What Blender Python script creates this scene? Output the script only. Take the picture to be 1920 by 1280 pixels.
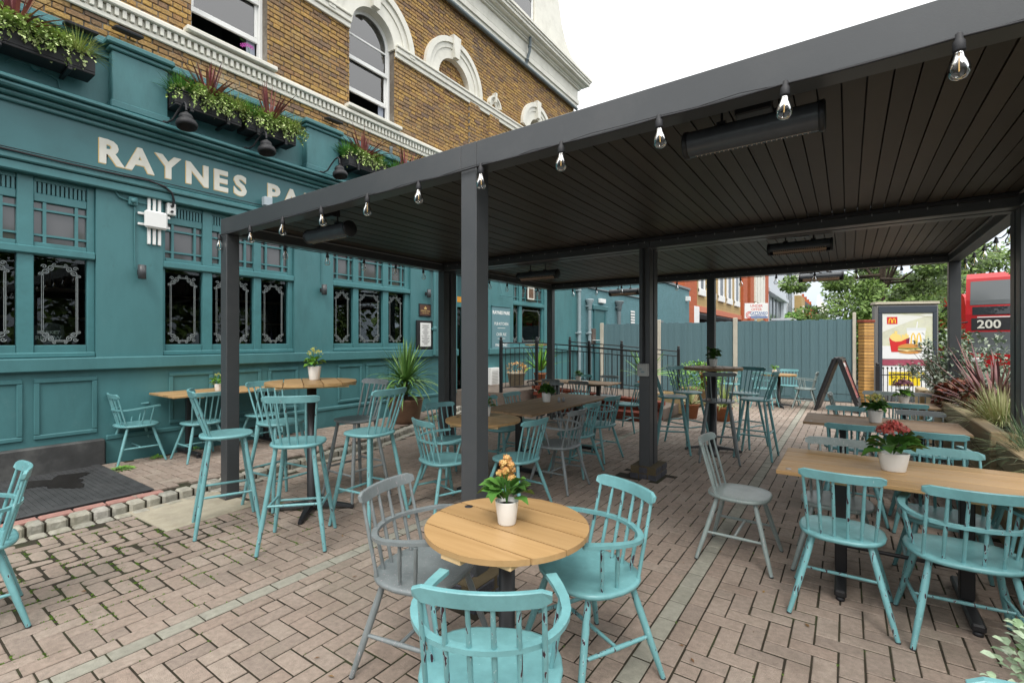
import bpy, bmesh, math, random
from mathutils import Vector, Matrix
R = math.radians; PI = math.pi
random.seed(7)
for o in list(bpy.data.objects): bpy.data.objects.remove(o)
S = bpy.context.scene
COL = S.collection
# ------------------------------------------------------------------ camera, sky, sun, exposure
YAW = 34.99; FPX = 899.2; EYE = 1.5
cam = bpy.data.cameras.new('camera'); co = bpy.data.objects.new('camera', cam); COL.objects.link(co)
co.location = (0, 0, EYE); co.rotation_euler = (R(90), 0, R(YAW))
cam.sensor_width = 36; cam.lens = 36*FPX/1920; cam.shift_y = -0.0009; cam.clip_start = .05; cam.clip_end = 1500
S.camera = co
SUN_EL, SUN_AZ = 52, 150           # azimuth from +Y clockwise
W = bpy.data.worlds.new('World'); S.world = W; W.use_nodes = True
nt = W.node_tree; nt.nodes.clear()
def N(t, ty, **k):
    n = t.nodes.new(ty)
    for a, v in k.items(): setattr(n, a, v)
    return n
out = N(nt, 'ShaderNodeOutputWorld'); bg = N(nt, 'ShaderNodeBackground'); bg.inputs[1].default_value = .1
sky = N(nt, 'ShaderNodeTexSky', sky_type='NISHITA', sun_disc=False, sun_elevation=R(SUN_EL), sun_rotation=R(SUN_AZ))
hs = N(nt, 'ShaderNodeHueSaturation'); hs.inputs['Saturation'].default_value = .12
tc = N(nt, 'ShaderNodeTexCoord'); sp = N(nt, 'ShaderNodeSeparateXYZ')
rp = N(nt, 'ShaderNodeValToRGB')   # overcast cloud layer: greyer near the horizon, bright overhead
rp.color_ramp.elements[0].position = .0; rp.color_ramp.elements[0].color = (.30, .345, .40, 1)
rp.color_ramp.elements[1].position = .42; rp.color_ramp.elements[1].color = (.93, .94, .95, 1)
e = rp.color_ramp.elements.new(1.0); e.color = (1.45, 1.45, 1.42, 1)
e = rp.color_ramp.elements.new(.2); e.color = (.58, .625, .67, 1)
nz = N(nt, 'ShaderNodeTexNoise'); nz.inputs['Scale'].default_value = 2.2; nz.inputs['Detail'].default_value = 5
mr = N(nt, 'ShaderNodeMapRange'); mr.inputs['To Min'].default_value = 10.2; mr.inputs['To Max'].default_value = 13.0
ml = N(nt, 'ShaderNodeVectorMath', operation='SCALE')
mx = N(nt, 'ShaderNodeMix', data_type='RGBA'); mx.inputs['Factor'].default_value = .88
L = nt.links
L.new(sky.outputs[0], hs.inputs['Color']); L.new(tc.outputs['Generated'], sp.inputs[0]); L.new(sp.outputs[2], rp.inputs[0])
L.new(tc.outputs['Generated'], nz.inputs['Vector']); L.new(nz.outputs[0], mr.inputs[0]); L.new(rp.outputs[0], ml.inputs[0]); L.new(mr.outputs[0], ml.inputs['Scale'])
L.new(hs.outputs[0], mx.inputs['A']); L.new(ml.outputs[0], mx.inputs['B']); L.new(mx.outputs['Result'], bg.inputs[0]); L.new(bg.outputs[0], out.inputs[0])
sl = bpy.data.lights.new('sun', 'SUN'); sl.energy = 1.0; sl.angle = R(18); sl.color = (1, .96, .9)
so = bpy.data.objects.new('sun', sl); COL.objects.link(so)
so.rotation_euler = (R(90-SUN_EL), 0, R(180-SUN_AZ))
S.view_settings.view_transform = 'Standard'; S.view_settings.look = 'None'; S.view_settings.exposure = .92; S.view_settings.gamma = 1
S.view_settings.use_curve_mapping = False
try:
    S.cycles.max_bounces = 8; S.cycles.transparent_max_bounces = 12; S.cycles.use_denoising = True
except Exception: pass

def proj(x, y, z):
    t = R(YAW); d = -x*math.sin(t)+y*math.cos(t)
    if d < .1: return None
    return 960+FPX*(x*math.cos(t)+y*math.sin(t))/d, 638-FPX*(z-EYE)/d, d
def in_view(x, y, z, m=60):
    p = proj(x, y, z)
    return p is not None and -m < p[0] < 1920+m and -m < p[1] < 1280+m

# ------------------------------------------------------------------ materials
MATS = {}
def mat(name, col, rough=.6, metal=0, var=.0, vscale=8, bump=0, bscale=60, cols=None, spec=.5, dirt=None, dirtscale=3, dirtamt=.5, stretch=(1, 1, 1), coat=0, emit=None, trans=0, ior=1.45):
    """var: brightness variation by noise; cols: list of colours picked per piece (face attribute rnd + object random)"""
    if name in MATS: return MATS[name]
    m = bpy.data.materials.new(name); m.use_nodes = True; t = m.node_tree; b = t.nodes['Principled BSDF']
    b.inputs['Roughness'].default_value = rough; b.inputs['Metallic'].default_value = metal; b.inputs['Specular IOR Level'].default_value = spec
    b.inputs['Coat Weight'].default_value = coat; b.inputs['IOR'].default_value = ior; b.inputs['Transmission Weight'].default_value = trans
    l = t.links
    tcn = N(t, 'ShaderNodeTexCoord'); mp = N(t, 'ShaderNodeMapping'); mp.inputs['Scale'].default_value = stretch
    l.new(tcn.outputs['Object'], mp.inputs['Vector'])
    src = None
    if cols:
        at = N(t, 'ShaderNodeAttribute', attribute_name='rnd'); oi = N(t, 'ShaderNodeObjectInfo')
        ad = N(t, 'ShaderNodeMath', operation='ADD'); fr = N(t, 'ShaderNodeMath', operation='FRACT')
        l.new(at.outputs['Fac'], ad.inputs[0]); l.new(oi.outputs['Random'], ad.inputs[1]); l.new(ad.outputs[0], fr.inputs[0])
        cr = N(t, 'ShaderNodeValToRGB'); els = cr.color_ramp.elements
        n = len(cols)
        els[0].position = 0; els[0].color = (*cols[0], 1); els[1].position = 1; els[1].color = (*cols[-1], 1)
        for i in range(1, n-1): q = els.new(i/(n-1)); q.color = (*cols[i], 1)
        l.new(fr.outputs[0], cr.inputs[0]); src = cr.outputs[0]
    if var:
        nn = N(t, 'ShaderNodeTexNoise'); nn.inputs['Scale'].default_value = vscale; nn.inputs['Detail'].default_value = 6; nn.inputs['Roughness'].default_value = .65
        l.new(mp.outputs[0], nn.inputs['Vector'])
        m2 = N(t, 'ShaderNodeMapRange'); m2.inputs['From Min'].default_value = .3; m2.inputs['From Max'].default_value = .7
        m2.inputs['To Min'].default_value = 1-var; m2.inputs['To Max'].default_value = 1+var
        l.new(nn.outputs[0], m2.inputs[0])
        sc = N(t, 'ShaderNodeVectorMath', operation='SCALE')
        if src: l.new(src, sc.inputs[0])
        else: sc.inputs[0].default_value = col
        l.new(m2.outputs[0], sc.inputs['Scale']); src = sc.outputs[0]
    if dirt:
        nn = N(t, 'ShaderNodeTexNoise'); nn.inputs['Scale'].default_value = dirtscale; nn.inputs['Detail'].default_value = 8; nn.inputs['Roughness'].default_value = .7
        l.new(mp.outputs[0], nn.inputs['Vector'])
        m2 = N(t, 'ShaderNodeMapRange'); m2.inputs['From Min'].default_value = .5; m2.inputs['From Max'].default_value = .68
        m2.inputs['To Max'].default_value = dirtamt; l.new(nn.outputs[0], m2.inputs[0])
        mm = N(t, 'ShaderNodeMix', data_type='RGBA'); mm.inputs['B'].default_value = (*dirt, 1)
        if src: l.new(src, mm.inputs['A'])
        else: mm.inputs['A'].default_value = (*col, 1)
        l.new(m2.outputs[0], mm.inputs['Factor']); src = mm.outputs['Result']
    if src: l.new(src, b.inputs['Base Color'])
    else: b.inputs['Base Color'].default_value = (*col, 1)
    if bump:
        nn = N(t, 'ShaderNodeTexNoise'); nn.inputs['Scale'].default_value = bscale; nn.inputs['Detail'].default_value = 5
        l.new(mp.outputs[0], nn.inputs['Vector'])
        bm_ = N(t, 'ShaderNodeBump'); bm_.inputs['Strength'].default_value = bump; bm_.inputs['Distance'].default_value = .01
        l.new(nn.outputs[0], bm_.inputs['Height']); l.new(bm_.outputs[0], b.inputs['Normal'])
    if emit: b.inputs['Emission Color'].default_value = (*emit, 1); b.inputs['Emission Strength'].default_value = 1
    MATS[name] = m; return m
def chair_paint(name, col, dark, scr=.665):
    m = mat(name, col, rough=.32, var=.16, vscale=9, dirt=tuple(c*.72 for c in col), dirtscale=5, dirtamt=.45, bump=.06, bscale=90)
    t = m.node_tree; l = t.links; b = t.nodes['Principled BSDF']
    src = b.inputs['Base Color'].links[0].from_socket
    tcn = N(t, 'ShaderNodeTexCoord'); oi = N(t, 'ShaderNodeObjectInfo')
    mp = N(t, 'ShaderNodeMapping'); mp.inputs['Scale'].default_value = (75, 75, 13)
    cx = N(t, 'ShaderNodeCombineXYZ'); sc = N(t, 'ShaderNodeMath', operation='MULTIPLY'); sc.inputs[1].default_value = 40
    l.new(oi.outputs['Random'], sc.inputs[0]); l.new(sc.outputs[0], cx.inputs[0]); l.new(sc.outputs[0], cx.inputs[2])
    va = N(t, 'ShaderNodeVectorMath', operation='ADD')
    l.new(tcn.outputs['Object'], mp.inputs[0]); l.new(mp.outputs[0], va.inputs[0]); l.new(cx.outputs[0], va.inputs[1])
    nn = N(t, 'ShaderNodeTexNoise'); nn.inputs['Scale'].default_value = 1; nn.inputs['Detail'].default_value = 2.5
    l.new(va.outputs[0], nn.inputs['Vector'])
    r1 = N(t, 'ShaderNodeMapRange'); r1.inputs['From Min'].default_value = scr; r1.inputs['From Max'].default_value = scr+.015
    r2 = N(t, 'ShaderNodeMapRange'); r2.inputs['From Min'].default_value = scr-.02; r2.inputs['From Max'].default_value = scr-.008
    l.new(nn.outputs[0], r1.inputs[0]); l.new(nn.outputs[0], r2.inputs[0])
    a = N(t, 'ShaderNodeMix', data_type='RGBA'); a.inputs['B'].default_value = (min(1, col[0]*1.7+.08), min(1, col[1]*1.25+.08), min(1, col[2]*1.25+.08), 1)
    c = N(t, 'ShaderNodeMix', data_type='RGBA'); c.inputs['B'].default_value = (*dark, 1)
    l.new(src, a.inputs['A']); l.new(r2.outputs[0], a.inputs['Factor']); l.new(a.outputs['Result'], c.inputs['A']); l.new(r1.outputs[0], c.inputs['Factor'])
    l.new(c.outputs['Result'], b.inputs['Base Color'])
    return m
def wood(name, c1, c2, rough=.5, axis=0, scale=1):
    m = bpy.data.materials.new(name); m.use_nodes = True; t = m.node_tree; b = t.nodes['Principled BSDF']; l = t.links
    b.inputs['Roughness'].default_value = rough
    st = [22*scale]*3; st[axis] = 1.6*scale
    tcn = N(t, 'ShaderNodeTexCoord'); mp = N(t, 'ShaderNodeMapping'); mp.inputs['Scale'].default_value = st
    oi = N(t, 'ShaderNodeObjectInfo'); mu = N(t, 'ShaderNodeMath', operation='MULTIPLY'); mu.inputs[1].default_value = 30
    va = N(t, 'ShaderNodeVectorMath', operation='ADD'); cx = N(t, 'ShaderNodeCombineXYZ')
    at = N(t, 'ShaderNodeAttribute', attribute_name='rnd'); ad = N(t, 'ShaderNodeMath', operation='ADD')
    l.new(oi.outputs['Random'], ad.inputs[0]); l.new(at.outputs['Fac'], ad.inputs[1]); l.new(ad.outputs[0], mu.inputs[0])
    for i in range(3): l.new(mu.outputs[0], cx.inputs[i])
    l.new(tcn.outputs['Object'], mp.inputs[0]); l.new(mp.outputs[0], va.inputs[0]); l.new(cx.outputs[0], va.inputs[1])
    nn = N(t, 'ShaderNodeTexNoise'); nn.inputs['Scale'].default_value = 1; nn.inputs['Detail'].default_value = 5; nn.inputs['Distortion'].default_value = .6
    l.new(va.outputs[0], nn.inputs['Vector'])
    cr = N(t, 'ShaderNodeValToRGB'); cr.color_ramp.elements[0].position = .3; cr.color_ramp.elements[1].position = .7
    cr.color_ramp.elements[0].color = (*c1, 1); cr.color_ramp.elements[1].color = (*c2, 1)
    l.new(nn.outputs[0], cr.inputs[0])
    hv = N(t, 'ShaderNodeHueSaturation'); vr = N(t, 'ShaderNodeMapRange'); vr.inputs['To Min'].default_value = .84; vr.inputs['To Max'].default_value = 1.12
    fr = N(t, 'ShaderNodeMath', operation='FRACT'); l.new(mu.outputs[0], fr.inputs[0]); l.new(fr.outputs[0], vr.inputs[0]); l.new(vr.outputs[0], hv.inputs['Value'])
    l.new(cr.outputs[0], hv.inputs['Color']); l.new(hv.outputs[0], b.inputs['Base Color'])
    bp = N(t, 'ShaderNodeBump'); bp.inputs['Strength'].default_value = .15; bp.inputs['Distance'].default_value = .004
    l.new(nn.outputs[0], bp.inputs['Height']); l.new(bp.outputs[0], b.inputs['Normal'])
    MATS[name] = m; return m
def glass(name, tint=(1, 1, 1), refl=1.5, rough=.0, dark=None):
    m = bpy.data.materials.new(name); m.use_nodes = True; t = m.node_tree; t.nodes.clear(); l = t.links
    o = N(t, 'ShaderNodeOutputMaterial'); g = N(t, 'ShaderNodeBsdfGlossy'); g.inputs['Roughness'].default_value = rough
    if dark: tr = N(t, 'ShaderNodeBsdfDiffuse'); tr.inputs[0].default_value = (*dark, 1)
    else: tr = N(t, 'ShaderNodeBsdfTransparent'); tr.inputs[0].default_value = (*tint, 1)
    f = N(t, 'ShaderNodeFresnel'); f.inputs['IOR'].default_value = refl; mxs = N(t, 'ShaderNodeMixShader')
    l.new(f.outputs[0], mxs.inputs[0]); l.new(tr.outputs[0], mxs.inputs[1]); l.new(g.outputs[0], mxs.inputs[2]); l.new(mxs.outputs[0], o.inputs[0])
    MATS[name] = m; return m
def leafmat(name, cols, rough=.5):
    return mat(name, cols[0], rough=rough, cols=cols, var=.15, vscale=30, spec=.35)

M_TEALWALL = mat('teal_masonry_paint', (.060, .178, .190), rough=.5, var=.10, vscale=2.5, bump=.45, bscale=9, dirt=(.038, .115, .122), dirtscale=2.6, dirtamt=.45, stretch=(1, 1, .35))
M_TEALWOOD = mat('teal_gloss_paint', (.062, .190, .203), rough=.35, var=.09, vscale=5, dirt=(.045, .13, .14), dirtscale=4, dirtamt=.4, bump=.06, bscale=30)
M_TEALDEEP = mat('deep_teal_fascia_paint', (.050, .155, .168), rough=.4, var=.09, vscale=2.5, dirt=(.036, .11, .12), dirtscale=2.2, dirtamt=.35)
M_RAMP = mat('ramp_paving', (.17, .135, .11), rough=.9, var=.2, vscale=5)
M_CREAM = mat('cream_paint', (.72, .70, .62), rough=.55, var=.06, vscale=4, dirt=(.45, .43, .36), dirtscale=2.5, dirtamt=.35)
M_WHITE = mat('white_paint', (.78, .78, .76), rough=.5, var=.03)
M_GOLD = mat('gold_outline_paint', (.60, .42, .16), rough=.5)
M_MORTAR = mat('wall_mortar', (.15, .125, .10), rough=.9, var=.25, vscale=9, dirt=(.42, .40, .36), dirtscale=1.2, dirtamt=.6)
M_BRICK = mat('stock_brick', (.4, .22, .07), rough=.85, cols=[(.40, .25, .075), (.33, .20, .075), (.46, .28, .085), (.24, .145, .075), (.37, .22, .075), (.19, .12, .085), (.40, .26, .10), (.29, .16, .075), (.44, .27, .08)], var=.38, vscale=30, bump=.9, bscale=60, dirt=(.15, .11, .075), dirtscale=1.3, dirtamt=.6)
def overlay(m, col, scale, lo, hi, amt):
    t = m.node_tree; l = t.links; b = t.nodes['Principled BSDF']; src = b.inputs['Base Color'].links[0].from_socket
    tcn = N(t, 'ShaderNodeTexCoord'); nn = N(t, 'ShaderNodeTexNoise'); nn.inputs['Scale'].default_value = scale; nn.inputs['Detail'].default_value = 9; nn.inputs['Roughness'].default_value = .75
    l.new(tcn.outputs['Object'], nn.inputs['Vector']); r = N(t, 'ShaderNodeMapRange'); r.inputs['From Min'].default_value = lo; r.inputs['From Max'].default_value = hi; r.inputs['To Max'].default_value = amt
    l.new(nn.outputs[0], r.inputs[0]); x = N(t, 'ShaderNodeMix', data_type='RGBA'); x.inputs['B'].default_value = (*col, 1); l.new(src, x.inputs['A']); l.new(r.outputs[0], x.inputs['Factor']); l.new(x.outputs['Result'], b.inputs['Base Color'])
overlay(M_TEALWALL, (.12, .23, .235), 2.4, .58, .70, .28); overlay(M_TEALWALL, (.035, .085, .085), 5.5, .62, .72, .4)
overlay(M_BRICK, (.46, .40, .30), .8, .58, .70, .6); overlay(M_MORTAR, (.50, .47, .40), .8, .55, .68, .8)
M_PAVER = mat('clay_paver', (.3, .2, .18), rough=.75, cols=[(.295, .230, .188), (.345, .275, .226), (.315, .243, .198), (.365, .298, .247), (.275, .220, .183), (.335, .268, .222)], var=.22, vscale=34, bump=.8, bscale=190, dirt=(.20, .155, .125), dirtscale=2.6, dirtamt=.6)
overlay(M_PAVER, (.19, .14, .11), 210, .52, .66, .45); overlay(M_PAVER, (.58, .50, .44), 240, .58, .68, .45); overlay(M_PAVER, (.09, .06, .045), 3.3, .66, .74, .55); overlay(M_PAVER, (.20, .19, .14), .9, .52, .72, .45); overlay(M_PAVER, (.12, .075, .05), 11, .64, .72, .45)
M_GPAVER = mat('grey_paver', (.2, .2, .17), rough=.8, cols=[(.265, .255, .210), (.31, .30, .25), (.28, .27, .225)], var=.16, vscale=26, bump=.5, bscale=160, dirt=(.12, .12, .1), dirtscale=2, dirtamt=.5)
M_JOINT = mat('mossy_joint', (.028, .022, .013), rough=.95, var=.4, vscale=7, dirt=(.035, .05, .014), dirtscale=2.2, dirtamt=.9)
M_MOSS = leafmat('moss_green', [(.08, .17, .02), (.14, .25, .03), (.05, .10, .02)], rough=.9)
M_SETT = mat('granite_sett', (.33, .31, .26), rough=.8, cols=[(.30, .29, .25), (.36, .34, .28), (.28, .27, .23), (.38, .36, .32)], var=.25, vscale=18, bump=.8, bscale=40, dirt=(.16, .15, .09), dirtscale=4, dirtamt=.6)
M_PINK = mat('pink_edging_brick', (.36, .19, .16), rough=.8, var=.2, vscale=15, bump=.4)
M_CONC = mat('concrete', (.38, .34, .26), rough=.85, var=.18, vscale=5, bump=.4, bscale=50, dirt=(.25, .20, .13), dirtscale=3)
M_CPOST = mat('concrete_post', (.50, .46, .38), rough=.85, var=.15, vscale=6, dirt=(.3, .27, .2))
M_ASPH = mat('asphalt', (.055, .055, .055), rough=.9, var=.2, vscale=3, bump=.3)
M_PERG = mat('anthracite_powder_coat', (.052, .056, .060), rough=.4, spec=.65, var=.08, vscale=1.5, bump=.03, bscale=200, dirt=(.085, .085, .085), dirtscale=2.2, dirtamt=.35)
M_LOUVRE = mat('shaded_louvre_coat', (.06, .05, .04), rough=.45, cols=[(.050, .042, .034), (.040, .034, .028), (.060, .050, .040)], var=.12, vscale=2, spec=.22)  # deep shade under the roof is put into this darkened coat colour
M_BLACK = mat('black_metal', (.018, .018, .02), rough=.4, var=.1, bump=.05)
M_BLACKM = mat('matt_black_plastic', (.022, .022, .025), rough=.6, var=.1)
M_RUBBER = mat('rubber_mat', (.045, .046, .048), rough=.65, var=.35, vscale=9, bump=.6, bscale=70, dirt=(.10, .10, .10), dirtscale=2.5, dirtamt=.35)
M_PLINTH = mat('grey_slate_plinth', (.055, .055, .055), rough=.6, var=.35, vscale=3, dirt=(.15, .15, .14), dirtscale=1.5)
M_TEAL = chair_paint('teal_chair_paint', (.155, .355, .372), (.035, .012, .022))
M_TEALS = chair_paint('teal_seat_paint', (.155, .355, .372), (.035, .012, .022), .74)
M_TEALD = chair_paint('teal_battered_paint', (.155, .355, .372), (.035, .012, .022), .625)
M_GREY = chair_paint('grey_chair_paint', (.19, .215, .22), (.16, .19, .2))
M_PALE = chair_paint('sage_grey_chair_paint', (.25, .30, .29), (.2, .25, .25))
M_OAK = wood('oiled_oak', (.37, .22, .09), (.47, .295, .135), rough=.45)
M_OAKD = wood('weathered_brown_slats', (.24, .145, .075), (.36, .235, .13), rough=.6)
M_OAKY = wood('oiled_oak_crosswise', (.37, .22, .09), (.47, .295, .135), rough=.45, axis=1)
M_OAKDY = wood('weathered_slats_crosswise', (.24, .145, .075), (.36, .235, .13), rough=.6, axis=1)
M_OAKE = wood('sawn_oak_edge', (.55, .36, .17), (.68, .48, .26), rough=.6)
M_SLEEP = wood('timber_sleeper', (.24, .17, .085), (.40, .31, .18), rough=.8, axis=1, scale=.5)
M_SLEEPX = wood('timber_sleeper_end', (.30, .22, .11), (.45, .34, .18), rough=.8, axis=0, scale=.5)
M_POT = mat('white_ceramic', (.78, .77, .74), rough=.35, var=.02)
M_SOIL = mat('soil', (.035, .025, .018), rough=1, var=.4, vscale=30, bump=.8)
M_TERRA = mat('terracotta', (.38, .15, .07), rough=.8, var=.15, vscale=8)
M_FENCE = mat('blue_grey_fence_paint', (.1, .17, .19), rough=.75, cols=[(.088, .158, .178), (.098, .172, .192), (.092, .163, .183)], var=.1, vscale=12, stretch=(6, 6, .6), bump=.3, bscale=40)
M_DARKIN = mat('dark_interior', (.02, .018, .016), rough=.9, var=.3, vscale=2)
M_ROOMGREY = mat('room_wall_grey', (.22, .22, .21), rough=.9)
M_GLASS = glass('shop_glass', (.75, .80, .80), 1.5)
M_SASH = glass('sash_glass', (.78, .84, .88), 2.45)
M_BULBG = glass('bulb_glass', (.93, .95, .96), 1.45)
M_LEAD = glass('grey_upper_glass', (.5, .5, .5), 1.9, rough=.06, dark=(.085, .083, .083))
M_ETCH = mat('etched_white', (.24, .27, .27), rough=.7)
M_FIL = mat('filament', (.75, .45, .15), rough=.4)
M_ZINC = mat('grey_pipe_paint', (.14, .17, .18), rough=.5, var=.1)
M_LPIPE = mat('light_grey_pipe_paint', (.24, .31, .33), rough=.5, var=.1)
M_REDBRICK = mat('red_brick', (.25, .06, .03), rough=.85, cols=[(.26, .06, .035), (.20, .05, .03), (.30, .08, .04)], var=.2, vscale=12)
M_CORD = leafmat('red_cordyline_leaf', [(.17, .04, .045), (.26, .08, .07), (.11, .03, .045), (.30, .14, .09)])
M_IVY = leafmat('variegated_ivy_leaf', [(.40, .52, .15), (.22, .36, .08), (.60, .66, .34), (.30, .44, .12), (.52, .60, .24)])
M_GRASSG = leafmat('green_grass_blade', [(.07, .20, .03), (.12, .30, .05), (.05, .14, .03)])
M_CAREX = leafmat('yellow_carex_blade', [(.36, .42, .12), (.25, .34, .08), (.45, .48, .2)])
M_TAWNY = leafmat('tawny_grass_blade', [(.48, .43, .24), (.30, .38, .13), (.58, .52, .33), (.34, .40, .17)])
M_DRAC = leafmat('dracaena_leaf', [(.11, .22, .055), (.17, .32, .08), (.06, .14, .04), (.23, .36, .12)])
M_PHOR = leafmat('phormium_leaf', [(.20, .08, .08), (.30, .14, .13), (.14, .055, .07), (.36, .24, .20)])
M_LEAF = leafmat('kalanchoe_leaf', [(.05, .15, .025), (.09, .22, .04), (.04, .10, .02)])
M_LEAFY = leafmat('lime_leaf', [(.12, .30, .04), (.20, .40, .06), (.08, .2, .03)])
M_SHRUB = leafmat('grey_green_shrub_leaf', [(.24, .31, .22), (.34, .40, .31), (.14, .20, .14), (.44, .48, .38)])
M_HEU = leafmat('dark_red_leaf', [(.22, .055, .04), (.32, .09, .05), (.10, .07, .04), (.16, .16, .06)])
M_TREE = leafmat('tree_leaf', [(.085, .155, .03), (.14, .225, .045), (.045, .09, .02), (.19, .28, .075), (.10, .175, .04)])
M_BARK = mat('bark', (.07, .05, .035), rough=.9, var=.3, vscale=10, bump=.6)
M_STEM = mat('plant_stem', (.14, .10, .05), rough=.8)
M_RED = mat('red_flower', (.55, .06, .05), rough=.5, cols=[(.60, .05, .05), (.45, .09, .07), (.62, .12, .10), (.35, .12, .08)])
M_ORANGE = mat('orange_flower', (.6, .3, .1), rough=.5, cols=[(.65, .42, .12), (.55, .22, .08), (.70, .50, .16), (.50, .25, .12)])
M_YELLOW = mat('yellow_flower', (.6, .6, .1), rough=.5, cols=[(.60, .62, .12), (.65, .55, .2), (.4, .5, .08)])
M_PURPLE = mat('dusky_pink_flower', (.4, .15, .25), rough=.5, cols=[(.42, .16, .25), (.32, .12, .16), (.50, .25, .30)])
M_BUSRED = mat('bus_red', (.40, .008, .012), rough=.35, coat=.05)
M_DGLASS = glass('dark_vehicle_glass', dark=(.03, .035, .04), refl=1.5)
M_LGLASS = glass('pale_vehicle_glass', dark=(.11, .12, .125), refl=1.5, rough=.15)

# ------------------------------------------------------------------ mesh helpers
class MB:
    def __init__(s): s.v, s.f, s.r, s.s = [], [], [], []
    def face(s, pts, r=0, smooth=False):
        n = len(s.v); s.v += [tuple(p) for p in pts]; s.f.append(tuple(range(n, n+len(pts)))); s.r.append(r); s.s.append(smooth)
    def mesh(s, vs, fs, r=0, smooth=False):
        n = len(s.v); s.v += [tuple(p) for p in vs]
        for f in fs: s.f.append(tuple(i+n for i in f)); s.r.append(r); s.s.append(smooth)
        return s
    def box(s, x0, x1, y0, y1, z0, z1, r=0, m=None):
        if x0 > x1: x0, x1 = x1, x0
        if y0 > y1: y0, y1 = y1, y0
        if z0 > z1: z0, z1 = z1, z0
        vs = [Vector((x, y, z)) for z in (z0, z1) for y in (y0, y1) for x in (x0, x1)]
        if m: vs = [m @ v for v in vs]
        return s.mesh(vs, [(0, 2, 3, 1), (4, 5, 7, 6), (0, 1, 5, 4), (2, 6, 7, 3), (0, 4, 6, 2), (1, 3, 7, 5)], r)
    def bbox(s, x0, x1, y0, y1, z0, z1, b=.004, r=0, m=None):
        """box with chamfered edges (all 12)"""
        vs = []; idx = {}
        X = (x0, x1); Y = (y0, y1); Z = (z0, z1)
        for i in (0, 1):
            for j in (0, 1):
                for k in (0, 1):
                    sx, sy, sz = (b if i == 0 else -b), (b if j == 0 else -b), (b if k == 0 else -b)
                    for a in range(3):
                        p = [X[i], Y[j], Z[k]]
                        if a != 0: p[0] += sx
                        if a != 1: p[1] += sy
                        if a != 2: p[2] += sz
                        idx[i, j, k, a] = len(vs); vs.append(Vector(p))
        fs = []
        for i in (0, 1): q = [idx[i, 0, 0, 0], idx[i, 1, 0, 0], idx[i, 1, 1, 0], idx[i, 0, 1, 0]]; fs.append(q if i else q[::-1])
        for j in (0, 1): q = [idx[0, j, 0, 1], idx[1, j, 0, 1], idx[1, j, 1, 1], idx[0, j, 1, 1]]; fs.append(q[::-1] if j else q)
        for k in (0, 1): q = [idx[0, 0, k, 2], idx[1, 0, k, 2], idx[1, 1, k, 2], idx[0, 1, k, 2]]; fs.append(q if k else q[::-1])
        for j in (0, 1):
            for k in (0, 1): fs.append([idx[0, j, k, 1], idx[1, j, k, 1], idx[1, j, k, 2], idx[0, j, k, 2]])
        for i in (0, 1):
            for k in (0, 1): fs.append([idx[i, 0, k, 0], idx[i, 1, k, 0], idx[i, 1, k, 2], idx[i, 0, k, 2]])
        for i in (0, 1):
            for j in (0, 1): fs.append([idx[i, j, 0, 0], idx[i, j, 1, 0], idx[i, j, 1, 1], idx[i, j, 0, 1]])
        for i in (0, 1):
            for j in (0, 1):
                for k in (0, 1): fs.append([idx[i, j, k, 0], idx[i, j, k, 1], idx[i, j, k, 2]])
        if m: vs = [m @ v for v in vs]
        return s.mesh(vs, fs, r)
    def tube(s, pts, rad, n=8, r=0, caps=True, smooth=True):
        """tube through points; rad number or list"""
        pts = [Vector(p) for p in pts]; k = len(pts)
        if not isinstance(rad, (list, tuple)): rad = [rad]*k
        vs, fs = [], []
        up = None
        for i, p in enumerate(pts):
            d = (pts[min(i+1, k-1)]-pts[max(i-1, 0)]).normalized()
            if up is None:
                up = Vector((0, 0, 1)) if abs(d.z) < .9 else Vector((1, 0, 0))
            a = d.cross(up)
            if a.length < 1e-4: a = d.orthogonal()
            a.normalize(); b = d.cross(a); up = -b if b.dot(up) < 0 else b
            for j in range(n):
                t = 2*PI*j/n; vs.append(p+rad[i]*(math.cos(t)*a+math.sin(t)*b))
        for i in range(k-1):
            for j in range(n): j2 = (j+1) % n; fs.append((i*n+j, i*n+j2, (i+1)*n+j2, (i+1)*n+j))
        s.mesh(vs, fs, r, smooth)
        if caps: s.face(vs[:n][::-1], r); s.face(vs[-n:], r)
        return s
    def lathe(s, prof, n=16, c=(0, 0, 0), r=0, sx=1, sy=1, smooth=True, m=None):
        vs, fs = [], []
        for (rr, z) in prof:
            for j in range(n): t = 2*PI*j/n; vs.append(Vector((c[0]+rr*sx*math.cos(t), c[1]+rr*sy*math.sin(t), c[2]+z)))
        for i in range(len(prof)-1):
            for j in range(n): j2 = (j+1) % n; fs.append((i*n+j, i*n+j2, (i+1)*n+j2, (i+1)*n+j))
        if prof[0][0] > 1e-4: fs.append(tuple(range(n))[::-1])
        if prof[-1][0] > 1e-4: fs.append(tuple(range((len(prof)-1)*n, len(prof)*n)))
        if m: vs = [m @ v for v in vs]
        return s.mesh(vs, fs, r, smooth)
    def prism(s, poly, z0, z1, m=None, r=0):
        n = len(poly); vs = [Vector((x, y, z0)) for x, y in poly]+[Vector((x, y, z1)) for x, y in poly]
        fs = [tuple(range(n))[::-1], tuple(range(n, 2*n))]+[(i, (i+1) % n, n+(i+1) % n, n+i) for i in range(n)]
        if m: vs = [m @ v for v in vs]
        return s.mesh(vs, fs, r)
    def data(s, name, material):
        me = bpy.data.meshes.new(name); me.from_pydata(s.v, [], s.f)
        a = me.attributes.new('rnd', 'FLOAT', 'FACE'); a.data.foreach_set('value', s.r)
        me.polygons.foreach_set('use_smooth', s.s)
        me.materials.append(material); me.update(); return me
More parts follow.
